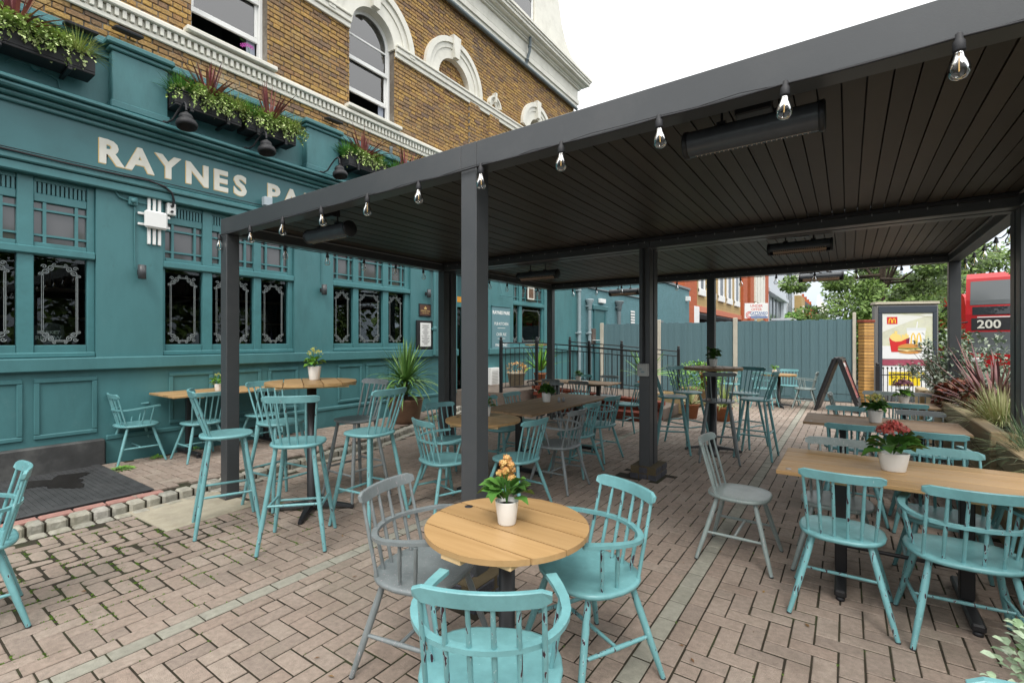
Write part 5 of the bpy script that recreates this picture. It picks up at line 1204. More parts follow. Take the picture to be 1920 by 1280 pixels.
# ------------------------------------------------------------------ potted table plants
def pot_plant(x, y, z, label, fl=None, r=.055, h=.105, leafmt=M_LEAF, lr=.10, lh=.10, ls=.055, nl=26, fh=.12, nf=60, fr=.05, oval=1, big=False, name='potted_kalanchoe', foff=(0, 0), tall=False):
    t = thing(name, label, 'potted plant', (x, y, z), random.random()*6)
    mb = MB(); mb.lathe([(r*.72, 0), (r*.76, .004), (r, h), (r*1.0, h+.003), (r*.92, h+.003), (r*.9, h-.02)], 22, sx=oval); mb.build('pot', M_POT, t)
    mb = MB(); mb.lathe([(0, h-.018), (r*.9, h-.018)], 16, sx=oval); mb.build('compost', M_SOIL, t)
    def place(mb, i):
        a = random.random()*6.28; el = random.uniform(-.1, 1.1); d = Vector((math.cos(a)*math.cos(el), math.sin(a)*math.cos(el), math.sin(el)))
        p = Vector((d.x*lr*.35, d.y*lr*.35, h+.01+random.random()*lh*.6)); leaf(mb, p, d, ls*random.uniform(.7, 1.25), .8, curl=.35)
    if big:
        for i in range(nl): mb = MB(); place(mb, i); mb.build('leaf', leafmt, t)
    else:
        mb = MB()
        for i in range(nl*2): place(mb, i)
        mb.build('leaves', leafmt, t, stuff=True)
    mb = MB()
    for _ in range(7): a = random.random()*6.28; mb.tube([(0, 0, h-.01), (math.cos(a)*fr*.4, math.sin(a)*fr*.4, h+fh*.5), (math.cos(a)*fr*.8+foff[0], math.sin(a)*fr*.8+foff[1], h+fh)], .0022, 4)
    mb.build('stems', M_LEAF, t, stuff=True)
    if fl:
        mb = MB(); heads = [(fr*.75*math.cos(k*2.4)*(k/9)**.5+foff[0], fr*.75*math.sin(k*2.4)*(k/9)**.5+foff[1], h+fh+(fr*1.3 if tall else .35*fr)*(1-k/6)) for k in range(10)]
        for _ in range(nf):
            hd = heads[_ % len(heads)]; d = rdir(-.6)*random.uniform(.5, 1); c = Vector((hd[0]+d.x*fr*.42, hd[1]+d.y*fr*.42, hd[2]+d.z*fr*.34)); r_ = random.random(); s = random.uniform(.006, .010); n_ = (d+rdir(-1)*.3).normalized(); u = n_.orthogonal().normalized(); v = n_.cross(u)
            for k in range(4): a = k*PI/2+r_*6; e = u*math.cos(a)+v*math.sin(a); f = u*math.cos(a+1.1)+v*math.sin(a+1.1); g_ = u*math.cos(a+.55)+v*math.sin(a+.55); mb.face([c, c+e*s*.8, c+g_*s*1.25+n_*.001, c+f*s*.8], r_)
        mb.build('flowers', fl, t, stuff=True)
    return t
pot_plant(-1.185, 1.655, .726, 'white pot of orange kalanchoe on the nearest round table', M_ORANGE, r=.05, h=.095, nl=24, ls=.075, fh=.125, nf=420, fr=.042, big=True, tall=True)
pot_plant(-4.0, 2.56, 1.141, 'white pot of green leaves and yellow flowers on the high table', M_YELLOW, r=.058, h=.12, leafmt=M_LEAFY, nl=26, ls=.06, fh=.13, nf=55, fr=.075, big=True)
pot_plant(.225, 3.66, .723, 'oval white pot of red kalanchoe on the nearest rectangular table', M_RED, r=.062, h=.105, nl=26, ls=.105, lr=.13, fh=.14, nf=620, fr=.085, oval=1.25, big=True)
pot_plant(.215, 5.72, .723, 'white pot of yellow flowers on the second rectangular table', M_YELLOW, r=.062, h=.11, leafmt=M_LEAF, nl=22, ls=.08, fh=.12, nf=160, fr=.08)
pot_plant(.56, 7.50, .723, 'grey pot of dusky pink flowers on the third table', M_PURPLE, r=.055, h=.10, leafmt=M_LEAFY, nl=18, ls=.07, fh=.15, nf=520, fr=.10)
pot_plant(-3.14, 5.25, .723, 'white pot with a dark bushy plant on the long table', M_ORANGE, r=.06, h=.11, nl=34, ls=.08, fh=.12, nf=18, fr=.06)
pot_plant(-4.2, 8.2, .723, 'small white pot with dark plant on the ramp table', None, r=.055, h=.10, nl=20, ls=.06)
pot_plant(-1.52, 7.02, 1.141, 'pale pot with dark foliage on the far high table', None, r=.055, h=.10, nl=34, ls=.07, lh=.18)
pot_plant(-1.38, 12.5, .741, 'small white pot on the table by the fence', None, r=.05, h=.09, nl=12, ls=.06, leafmt=M_LEAFY)
pot_plant(-3.04, 3.88, .726, 'plant pot hidden behind the front middle post', M_RED, r=.05, h=.09, nl=14, ls=.06, nf=30)
pot_plant(-6.62, 2.88, .856, 'small white pot with lime leaves on the wall table', M_YELLOW, r=.045, h=.085, nl=16, ls=.06, leafmt=M_LEAFY, nf=20)
t = thing('condiments', 'small cluster of glass salt and pepper shakers beside the dark plant', 'shakers', (-3.02, 5.36, .723))
for q in ((0, 0), (.05, .03), (.03, -.05)): mb = MB(); mb.lathe([(.016, 0), (.018, .03), (.012, .045), (.013, .055), (0, .058)], 10, (q[0], q[1], 0)); mb.build('shaker', M_LIP, t)
t = thing('ashtray', 'shallow white ashtray on the ramp table', 'ashtray', (-4.03, 8.15, .723)); mb = MB(); mb.lathe([(.04, 0), (.06, .025), (.055, .025), (.04, .01)], 16); mb.build('dish', M_POT, t)
# large potted dracaena against the pub
t = thing('potted_dracaena', 'large spiky green dracaena in a brown pot against the pub wall', 'potted plant', (-6.28, 5.75, .08))
mb = MB(); mb.lathe([(.20, 0), (.24, .05), (.30, .38), (.32, .42), (.30, .42), (.27, .36)], 24); mb.build('pot', mat('brown_glazed_pot', (.16, .09, .055), rough=.5, var=.2), t)
mb = MB(); mb.lathe([(0, .37), (.28, .37)], 16); mb.build('compost', M_SOIL, t)
mb = MB(); mb.tube([(0, 0, .35), (.02, .01, .6), (0, 0, .8)], [.04, .035, .03], 8); mb.build('trunk', M_BARK, t)
mb = MB(); blade_plant(mb, (0, 0, .72), 160, .80, .036, (-.2, 1.5), .75, 6, .04); blade_plant(mb, (.05, -.1, .5), 50, .55, .03, (.0, 1.0), 1.1, 6, .06); mb.build('blades', M_DRAC, t, stuff=True)
weed('leafy_plant', 'low trailing plant with small leaves beside the dracaena pot', -6.0, 6.3, .10, .25, 260, M_LEAFY, 'plant')
# ------------------------------------------------------------------ ramp with railing
RW = thing('brick_ramp', 'red brick ramp rising to the pub door behind the railing', 'ramp')
ra = [(-7.08, 9.12), (-2.85, 8.98)]; rb = [(-7.08, 11.3), (-2.85, 11.3)]
mb = MB(); mb.mesh([(-7.08, 9.1, 0), (-2.85, 9.0, 0), (-2.85, 11.3, 0), (-7.08, 11.3, 0), (-7.08, 9.1, .44), (-2.85, 9.0, .20), (-2.85, 11.3, .20), (-7.08, 11.3, .44)], [(0, 3, 2, 1), (4, 5, 6, 7), (0, 1, 5, 4), (1, 2, 6, 5), (2, 3, 7, 6), (3, 0, 4, 7)]); mb.mesh([(-7.08, 7.95, 0), (-5.75, 7.95, 0), (-5.75, 9.09, 0), (-7.08, 9.09, 0), (-7.08, 7.95, .42), (-5.75, 7.95, .42), (-5.75, 9.09, .42), (-7.08, 9.09, .42)], [(0, 3, 2, 1), (4, 5, 6, 7), (0, 1, 5, 4), (1, 2, 6, 5), (2, 3, 7, 6), (3, 0, 4, 7)])
mb.build('deck', M_RAMP, RW)
rm = MB(); nb = 0
for row in range(6):
    x = -5.7+(.1 if row % 2 else 0)
    while x < -2.86:
        f = (x+5.7)/2.84; ztop = .40-.17*f
        if row*.075 < ztop: rm.bbox(x, min(x+.215, -2.85), 8.955, 9.03, row*.075+.0, row*.075+.065, b=.004, r=random.random())
        x += .225
rm.build('wall_bricks', M_REDBRICK, RW, stuff=True)
mb = MB(); x = -5.72
while x < -2.84: f = (x+5.72)/2.84; z = .44-.17*f; mb.bbox(x, x+.068, 8.93, 9.15, z-.0, z+.075, b=.005, r=random.random()); x += .076
mb.build('coping_bricks', M_REDBRICK, RW, stuff=True)
mb = MB(); mb.box(-5.6, -2.9, 8.62, 8.92, 0, .16); mb.build('lower_kerb', M_REDBRICK, RW)
RL = thing('ramp_railing', 'black metal railing with ball topped posts along the ramp', 'railing')
def rail_run(pts, posts=True):
    for (x0, y0, z0), (x1, y1, z1) in zip(pts, pts[1:]):
        L_ = math.hypot(x1-x0, y1-y0); nb_ = max(2, int(L_/.115))
        for dz in (.10, .92, 1.03):
            mb = MB(); mb.tube([(x0, y0, z0+dz), (x1, y1, z1+dz)], .011 if dz < 1 else .014, 6); mb.build('rail', M_BLACK, RL)
        for i in range(1, nb_): f = i/nb_; x, y, z = lerp(x0, x1, f), lerp(y0, y1, f), lerp(z0, z1, f); mb = MB(); mb.tube([(x, y, z+.10), (x, y, z+(.92 if i % 4 else 1.03))], .007, 5); mb.build('baluster', M_BLACK, RL)
    for (x, y, z) in pts:
        mb = MB(); mb.bbox(x-.028, x+.028, y-.028, y+.028, z-.02, z+1.08, b=.003); mb.lathe([(.034, 0), (.034, .012), (.02, .02), (.03, .04), (.032, .055), (.02, .075), (0, .082)], 12, (x, y, z+1.08)); mb.build('post', M_BLACK, RL)
rail_run([(-5.90, 8.03, .42), (-5.62, 8.98, .42), (-4.38, 9.04, .34), (-3.28, 9.06, .26)])
rail_run([(-5.93, 11.1, .44), (-4.49, 11.05, .34), (-3.15, 11.1, .22)])
# plants round the ramp
def potted(name, label, cat, x, y, z, pr, ph, fill, potm=M_TERRA):
    t = thing(name, label, cat, (x, y, z)); mb = MB(); mb.lathe([(pr*.7, 0), (pr*.95, ph*.9), (pr*1.05, ph*.9), (pr*1.05, ph), (pr*.9, ph), (pr*.85, ph*.8)], 18); mb.build('pot', potm, t); mb = MB(); mb.lathe([(0, ph*.82), (pr*.86, ph*.82)], 14); mb.build('compost', M_SOIL, t)
    fill(t); return t
def f_blades(mt, n, L_, w, z, dr=.8):
    def f(t): mb = MB(); blade_plant(mb, (0, 0, z), n, L_, w, (.2, 1.5), dr, 5, .05); mb.build('blades', mt, t, stuff=True)
    return f
def f_bush(mt, rx, rz, z, n, s):
    def f(t): mb = MB(); bush(mb, (0, 0, z), rx, rx, rz, n, s); mb.build('foliage', mt, t, stuff=True)
    return f
potted('potted_palm', 'pale green palm in a pot behind the railing under the window', 'potted plant', -6.1, 9.9, .42, .15, .3, f_blades(M_LEAFY, 46, .85, .05, .35, .8))
potted('flower_pot', 'stone pot of orange flowers behind the railing', 'potted plant', -6.35, 9.25, .42, .22, .34, f_bush(M_ORANGE, .25, .16, .42, 260, .05), M_CONC)
t = thing('cafe_table', 'small weathered cafe table on the ramp landing behind the railing', 'table', (-6.45, 10.3, .43)); round_top(t, .3, .98, 0, top=M_OAKD); cross_base(t, .25, top=.93)
potted('potted_yucca', 'yellow-green yucca behind the right end of the railing', 'potted plant', -3.75, 10.6, .28, .16, .3, f_blades(M_LEAFY, 50, .75, .04, .4, .5))
potted('potted_shrub', 'light green bushy shrub in a wooden tub behind the railing', 'potted plant', -2.9, 11.6, .0, .35, .4, f_bush(M_LEAFY, .62, .36, .66, 1500, .06), M_SLEEP)
potted('potted_yucca', 'small plant in terracotta pot left of the far high table', 'potted plant', -2.5, 9.6, 0, .17, .28, f_blades(M_TAWNY, 40, .4, .03, .26, .8))
potted('potted_grass', 'yellowish arching grass in a pot behind the grey bar stool', 'potted plant', -1.9, 9.6, 0, .16, .26, f_blades(M_CAREX, 60, .55, .02, .26, 1.0))
potted('flower_pot', 'tall pot with pink hydrangea behind the far high table', 'potted plant', -2.7, 11.9, 0, .18, .75, f_bush(M_PURPLE, .16, .12, .86, 160, .05))
t = thing('wooden_tub', 'brown slatted wooden planter tub at the foot of the ramp wall', 'planter', (-2.95, 10.3, 0))
for i in range(4): mb = MB(); mb.bbox(-.35, .35, -.25, -.23, i*.1, i*.1+.092, b=.004); mb.bbox(-.35, .35, .23, .25, i*.1, i*.1+.092, b=.004); mb.bbox(.33, .35, -.23, .23, i*.1, i*.1+.092, b=.004); mb.bbox(-.35, -.33, -.23, .23, i*.1, i*.1+.092, b=.004); mb.build('slat', M_SLEEPX, t)
# ------------------------------------------------------------------ fence, pillar, railing, lightbox
FN = thing('board_fence', 'blue-grey vertical board fence with concrete posts at the end of the terrace', 'fence')
FY = 14.3
bd = [MB().bbox(0, .106, -.012, .012, .06, 2.02+h_, b=.003).data('board', M_FENCE) for h_ in (0, .012, -.01)]
x = -6.42; i = 0
while x < .12:
    inst('board', random.choice(bd), FN, (x, FY+(.012 if i % 2 else 0), 0), (random.uniform(-.003, .003), 0, random.uniform(-.01, .01))); x += .094; i += 1
for x, z in ((-6.46, 2.06), (-4.62, 2.12), (-2.52, 2.12), (.13, 2.18)): mb = MB(); mb.bbox(x-(.055 if x < 0 else .035), x+(.055 if x < 0 else .035), FY-.075, FY-.02, 0, z, b=.01); mb.build('concrete_post', M_CPOST, FN)
mb = MB(); mb.bbox(-6.4, .08, FY-.015, FY+.03, 0, .059, b=.006); mb.build('gravel_board', M_FENCE, FN)
for z in (.4, 1.1, 1.8): mb = MB(); mb.bbox(-6.4, .1, FY+.03, FY+.07, z, z+.07, b=.004); mb.build('rear_rail', M_FENCE, FN)
PI_ = thing('brick_pillar', 'slim yellow brick gate pillar at the right end of the fence', 'pillar', (.36, 14.25, 0), R(32))
M_YB = mat('yellow_brick', (.5, .28, .08), rough=.8, cols=[(.55, .30, .09), (.46, .25, .08), (.60, .34, .11), (.40, .21, .07)], var=.15, vscale=15)
mb = MB(); mb.box(-.103, .103, -.103, .103, 0, 1.92); mb.build('mortar_core', M_MORTAR, PI_)
br1 = MB().bbox(-.112, .112, -.112, .112, 0, .066, b=.005).data('brick', M_YB)
for i in range(25): 
    for a in (0,): inst('brick', br1, PI_, (0, 0, .01+i*.0765))
mb = MB(); mb.bbox(-.13, .13, -.13, .13, 1.925, 1.99, b=.01); mb.build('coping', M_REDBRICK, PI_)
SR = thing('street_railing', 'short black railing with spiked bars in front of the poster lightbox', 'railing')
a, b = Vector((.60, 14.05, 0)), Vector((1.72, 14.75, 0))
for z in (.10, .70): mb = MB(); mb.tube([a+Vector((0, 0, z)), b+Vector((0, 0, z))], .013, 6); mb.build('rail', M_BLACK, SR)
for i in range(15):
    p = a.lerp(b, i/14); mb = MB(); mb.tube([p, p+Vector((0, 0, .84))], .009, 6); mb.lathe([(.006, .83), (.022, .86), (.0, .90)], 8, tuple(p)); mb.build('bar', M_BLACK, SR)
for p in (a+Vector((-.03, -.02, 0)),): mb = MB(); mb.bbox(p.x-.04, p.x+.04, p.y-.04, p.y+.04, 0, .92, b=.005); mb.lathe([(.03, .92), (.045, .96), (0, 1.0)], 10, (p.x, p.y, 0)); mb.build('post', M_BLACK, SR)
LB = thing('poster_lightbox', 'grey street advertising unit with a fast food poster', 'advertising panel', (1.27, 16.2, 0), R(22))
M_LB = mat('lightbox_grey', (.22, .21, .20), rough=.4); M_LBD = mat('lightbox_dark', (.05, .06, .075), rough=.35); M_LBT = mat('weathered_top', (.42, .38, .30), rough=.8)
mb = MB(); mb.bbox(-.72, .72, .0, .22, .05, 2.44, b=.04); mb.build('housing', M_LB, LB)
mb = MB(); mb.bbox(-.74, .74, -.03, .25, 2.441, 2.49, b=.02); mb.bbox(-.73, .73, -.01, .23, 2.491, 2.52, b=.01); mb.build('roof_cap', M_LBT, LB)
mb = MB(); mb.bbox(-.66, .66, -.035, -.001, 2.22, 2.40, b=.01); mb.bbox(-.66, -.57, -.035, -.001, .1, 2.22, b=.01); mb.bbox(.57, .66, -.035, -.001, .1, 2.22, b=.01); mb.build('frame', M_LBD, LB)
def flat(m_, x0, x1, z0, z1, d, name, parent): mb = MB(); mb.box(x0, x1, d-.0012, d, z0, z1); return mb.build(name, m_, parent)
def P2(name, poly, d, m_, parent): mb = MB(); mb.prism(poly, 0, .0012, m=basis((0, d, 0), (1, 0, 0), (0, 0, 1))); return mb.build(name, m_, parent, recalc=True)
PO = flat(mat('poster_pale', (.66, .66, .52), rough=.4, var=.22, vscale=1.6, dirt=(.50, .52, .22), dirtscale=1.6, dirtamt=.9), -.57, .57, 1.02, 2.22, -.004, 'poster', LB)
PR = lambda n_, c: mat('print_'+n_, c, rough=.4)
cr = PR('red', (.62, .03, .03)); cw = PR('white', (.8, .8, .79)); cy_ = PR('yellow', (.85, .55, .05)); cb_ = PR('brown', (.20, .09, .05)); cbun = PR('bun', (.62, .28, .07)); cfr = PR('fries', (.85, .65, .22)); cgr = PR('lettuce', (.15, .25, .05)); cmar = mat('print_maroon', (.35, .07, .11), rough=.5, var=.2, vscale=10); cch = PR('cheese', (.9, .72, .35)); csh = PR('pale_shadow', (.52, .50, .36)); cfold = PR('fold_white', (.76, .76, .70))
def poly(*a): return [(a[i], a[i+1]) for i in range(0, len(a), 2)]
d = -.0055
P2('white_fold', poly(-.57, 1.72, .05, 2.0, .45, 2.14, .57, 2.13, .57, 2.2, .3, 2.16, -.57, 2.20), d, cfold, PO); P2('fold_shadow', poly(-.1, 2.17, .25, 2.145, .55, 2.09, .55, 2.105, .25, 2.16), d-.0013, csh, PO); P2('table_cloth', poly(-.57, 1.02, .57, 1.02, .57, 1.36, -.57, 1.36), d, cw, PO)
P2('logo_square', poly(-.46, 1.93, -.22, 1.93, -.22, 2.12, -.46, 2.12), d-.0026, cr, PO)
def arches(cx, z0, w, h, th, dd, m_):
    pts = []
    for s in (-1, 1):
        outr, inn = [], []
        for i in range(13): a = PI*i/12; outr.append((cx+s*w/4+w/4*math.cos(a), z0+h*math.sin(a)**.8)); inn.append((cx+s*w/4+(w/4-th)*math.cos(a), z0+(h-th)*math.sin(a)**.8))
        mb = MB()
        for (p, q, r_, u) in zip(outr, outr[1:], inn[1:], inn): mb.prism([p, q, r_, u][::-1], 0, .0012, m=basis((0, dd, 0), (1, 0, 0), (0, 0, 1)))
        mb.build('arch_logo', m_, PO, recalc=True)
arches(-.34, 1.96, .17, .13, .022, d-.0042, cy_)
P2('fries_box', poly(-.41, 1.58, -.34, 1.50, -.26, 1.47, -.14, 1.48, -.03, 1.54, .06, 1.58, .02, 1.25, -.02, 1.20, -.36, 1.20), d-.004, cr, PO); P2('fries_box_side', poly(-.02, 1.545, .06, 1.58, .02, 1.22, -.02, 1.20), d-.0055, PR('dark_red', (.22, .02, .06)), PO)
for i in range(15): x0 = -.39+i*.029; zt = 1.62+.10*random.random()+.04*math.sin(i*.5); P2('fry', poly(x0, 1.47, x0+.026, 1.47, x0+.026+random.uniform(-.03, .03), zt, x0+random.uniform(-.03, .0), zt), d-.0027-.00005*i, cfr, PO)
P2('cup', poly(.05, 1.22, .36, 1.22, .42, 1.78, -.01, 1.78), d-.0015, cw, PO); P2('cup_rim', poly(-.02, 1.77, .43, 1.77, .42, 1.83, -.01, 1.83), d-.0029, PR('lid', (.7, .72, .72)), PO); P2('straw', poly(.2, 1.83, .23, 1.83, .25, 2.0, .22, 2.0), d-.0029, cw, PO); arches(.20, 1.36, .26, .34, .035, d-.003, cy_)
el = lambda cx, cz, a, b, t0, t1, n_=16: [(cx+a*math.cos(lerp(t0, t1, i/n_)), cz+b*math.sin(lerp(t0, t1, i/n_))) for i in range(n_+1)]
P2('bun_bottom', el(.06, 1.22, .27, .07, PI, 2*PI), d-.0060, cbun, PO); P2('patty', poly(-.2, 1.215, .33, 1.215, .34, 1.265, -.2, 1.265), d-.0073, cb_, PO); P2('cheese', poly(-.22, 1.255, .33, 1.255, .31, 1.285, .1, 1.275, .0, 1.21, -.1, 1.26, -.2, 1.285), d-.0086, cch, PO); P2('lettuce', poly(-.2, 1.28, .34, 1.28, .36, 1.31, .2, 1.33, -.2, 1.31), d-.0099, cgr, PO); P2('bun_top', el(.06, 1.305, .28, .115, 0, PI), d-.0112, cbun, PO)
flat(cmar, -.57, .57, .85, 1.0, -.004, 'maroon_band', LB); LP = flat(cw, -.57, .57, .1, .83, -.004, 'lower_poster', LB); flat(PR('bright_yellow', (.85, .62, .02)), -.42, .30, .32, .68, -.0056, 'price_box', LB); flat(PR('bright_yellow', (.85, .62, .02)), .30, .42, .58, .68, -.0056, 'price_tab', LB)
fr_ = lambda x, z, dd: basis((x, dd, z), (1, 0, 0), (0, 0, 1))
text('Cheeseburger', 'lettering', M_BLACKM, LB, fr_(-.38, .60, -.0075), .085, align='LEFT', bold=.02); text('Saver Meal Deal', 'lettering', M_BLACKM, LB, fr_(-.38, .51, -.0075), .085, align='LEFT', bold=.02); text('£1.99', 'lettering', M_BLACKM, LB, fr_(-.34, .35, -.0075), .19, align='LEFT', bold=.03)
t = thing('pillar_bin', 'red litter bin with a grey domed lid left of the poster lightbox', 'litter bin', (.62, 18.2, 0)); mb = MB(); mb.lathe([(.26, 0), (.28, .04), (.28, 1.15), (.27, 1.18)], 20); mb.build('body', M_BUSRED, t); mb = MB(); mb.lathe([(.31, 1.18), (.31, 1.24), (.26, 1.36), (0, 1.44)], 20); mb.build('lid', M_LB, t)
# A-board
AB = thing('a_board', 'black A-board seen edge on with a pink and orange poster on its right face', 'pavement sign', (-.16, 12.5, 0), R(-5))
def board(s, lab):
    a = R(18)*s; M_ = Matrix.Translation((s*.39, 0, 0)) @ Matrix.Rotation(-a, 4, 'Y')
    mb = MB(); mb.bbox(-.03, .03, -.34, .34, 0, 1.2, b=.008, m=M_); o = mb.build('board', M_BLACK, AB, label=lab)
    mb = MB(); 
    for q in (-1, 1): mb.bbox(*sorted((s*.031, s*.055)), *sorted((q*.30, q*.34)), .25, 1.16, b=.004, m=M_)
    mb.bbox(*sorted((s*.031, s*.055)), -.30, .30, 1.10, 1.16, b=.004, m=M_); mb.bbox(*sorted((s*.031, s*.055)), -.30, .30, .22, .28, b=.004, m=M_); mb.build('snap_frame', M_BLACK, o)
    return o, M_
bL, mL = board(-1, 'left leaf of the A-board'); bR, mR = board(1, 'right leaf of the A-board carrying a poster')
mb = MB(); mb.box(.0315, .034, -.295, .295, .29, 1.09, m=mR); mb.build('poster', mat('aboard_poster', (.3, .08, .09), rough=.3, var=.8, vscale=7, dirt=(.55, .28, .14), dirtscale=5, dirtamt=.9), bR)
text('FRESH', 'lettering', M_WHITE, bR, mR @ basis((.036, 0, .98), (0, 1, 0), (0, 0, 1)), .12, bold=.02)
mb = MB(); mb.tube([(-.34, 0, .35), (.34, 0, .35)], .006, 6); mb.tube([(-.1, .3, 1.12), (.1, .3, 1.12)], .012, 6); mb.build('hinge', M_BLACK, AB)
# ------------------------------------------------------------------ timber planters on the right
PLN = thing('sleeper_planter', 'long raised planter of weathered timber sleepers along the right side', 'planter')
def sleepers(x0, x1, y0, y1, ztop, rows, longw=.11):
    h = ztop/rows
    for r_ in range(rows):
        z0, z1 = r_*h+.003, (r_+1)*h-.003
        ys_ = [y0, (y0+y1)/2+(.3 if r_ % 2 else -.3), y1]
        for a, b in zip(ys_, ys_[1:]): mb = MB(); mb.bbox(x0, x0+longw, a+.003, b-.003, z0, z1, b=.008); mb.build('sleeper', M_SLEEP, PLN)
        for yy in (y0, y1-longw): mb = MB(); mb.bbox(x0+longw+.003, x1, yy, yy+longw, z0, z1-.004, b=.008); mb.build('cross_sleeper', M_SLEEPX, PLN)
    mb = MB(); mb.box(x0+longw, x1, y0+longw, y1-longw, .02, ztop-.09); mb.build('soil', M_SOIL, PLN)
sleepers(.90, 2.6, 5.15, 9.0, .80, 4); sleepers(.93, 2.6, 2.62, 5.14, .735, 4)
mb = MB(); mb.bbox(.86, .98, 9.1, 9.75, .003, .78, b=.01); mb.bbox(.985, 1.5, 9.3, 9.42, .003, .72, b=.01); mb.build('end_sleeper', M_SLEEPX, PLN)
def plant(name, label, mt, gen, cat='plant'):
    mb = MB(); gen(mb); return tag(mb.build(name, mt), label, cat)
def g_shrub(c, rx, rz, n, s, stems=7):
    def f(mb):
        c_ = Vector(c)
        for _ in range(stems*4):
            d = rdir(.1); tip = c_+Vector((d.x*rx, d.y*rx, d.z*rz)); k = 0
            for q in range(n//(stems*4)):
                f_ = random.uniform(.15, 1.08); p = c_.lerp(tip, f_)+rdir(-1)*.05*(1.2-f_*.5)+Vector((0, 0, .1*f_)); leaf(mb, p, (d+rdir(-1)*.9), s*random.uniform(.6, 1.2), .55)
    return f
plant('grey_leaf_shrub', 'loose grey-green shrub rising above the far end of the sleeper planter', M_SHRUB, g_shrub((1.14, 8.6, .74), .58, .72, 2400, .062))
plant('grey_leaf_shrub', 'grey-green variegated shrub in front of the red bus', M_SHRUB, g_shrub((1.58, 8.1, .76), .58, .74, 2400, .060))
mb = MB()
for cc in ((1.12, 8.6, .72), (1.60, 8.1, .72)):
    for _ in range(14): d = rdir(.25); mb.tube([cc, Vector(cc)+d*.35+Vector((0, 0, .1)), Vector(cc)+d*.6+Vector((0, 0, .15))], [.008, .005, .002], 5)
tag(mb.build('woody_stems', M_STEM), 'bare woody stems inside the grey-green shrubs', 'stems')
plant('phormium', 'dark red phormium with stiff sword leaves in the sleeper planter', M_PHOR, lambda mb: blade_plant(mb, (1.30, 6.75, .76), 26, .72, .05, (.75, 1.5), .18, 5, .06))
plant('bronze_flax', 'arching bronze flax leaning left over the sleeper planter', M_PHOR, lambda mb: blade_plant(mb, (1.22, 6.9, .76), 80, .85, .02, (.3, 1.2), .35, 6, .06))
plant('feather_grass', 'pale feathery grass clump spilling over the sleepers', M_TAWNY, lambda mb: (blade_plant(mb, (1.14, 6.05, .74), 640, .40, .007, (.25, 1.5), 1.1, 6, .12)))
plant('feather_grass', 'second clump of tawny grass beside the right post', M_TAWNY, lambda mb: (blade_plant(mb, (1.30, 5.45, .72), 260, .36, .006, (.3, 1.5), 1.0, 6, .12)))
plant('heuchera', 'low dark red leafy plant at the far end of the sleeper planter', M_HEU, lambda mb: bush(mb, (1.10, 7.7, .78), .22, .45, .24, 620, .07, .85, zmin=0))
plant('heuchera', 'dark red leaves between the flax and the sleepers', M_HEU, lambda mb: bush(mb, (1.08, 7.0, .76), .12, .3, .18, 300, .06, .85, zmin=0))
plant('blue_green_grass', 'blue-green arching grass at the right edge, overhanging the nearest table', mat('blue_green_blade', (.1, .2, .1), cols=[(.10, .20, .10), (.20, .28, .12), (.08, .15, .09), (.38, .34, .18)]), lambda mb: (blade_plant(mb, (1.10, 4.85, .66), 300, .42, .0055, (.15, 1.4), 1.0, 6, .10)))
plant('tawny_sedge', 'dry tawny sedge hanging over the edge at the right', M_TAWNY, lambda mb: (blade_plant(mb, (1.12, 4.1, .66), 200, .44, .0045, (.0, 1.2), 1.5, 6, .06)))
t = thing('potted_pittosporum', 'variegated pittosporum with cream edged leaves in the bottom right corner', 'potted plant', (.60, 2.12, 0))
mb = MB(); mb.lathe([(.15, 0), (.2, .3), (.21, .34), (.19, .34)], 20); mb.build('pot', M_BLACKM, t)
def pit(mb):
    for _ in range(46):
        d = rdir(-.1); tip = Vector((d.x*.24, d.y*.24, .42+d.z*.28)); base = Vector((0, 0, .34))
        for k in range(13): f_ = .35+k*.05; p = base.lerp(tip, f_); a = k*2.4; leaf(mb, p, d+Vector((math.cos(a), math.sin(a), .4))*1.1, random.uniform(.026, .042), .7)
mb = MB(); pit(mb); mb.build('foliage', mat('pittosporum_leaf', (.3, .4, .25), rough=.4, cols=[(.30, .42, .26), (.42, .52, .36), (.22, .34, .18), (.50, .58, .44)], var=.25, vscale=80), t, stuff=True)
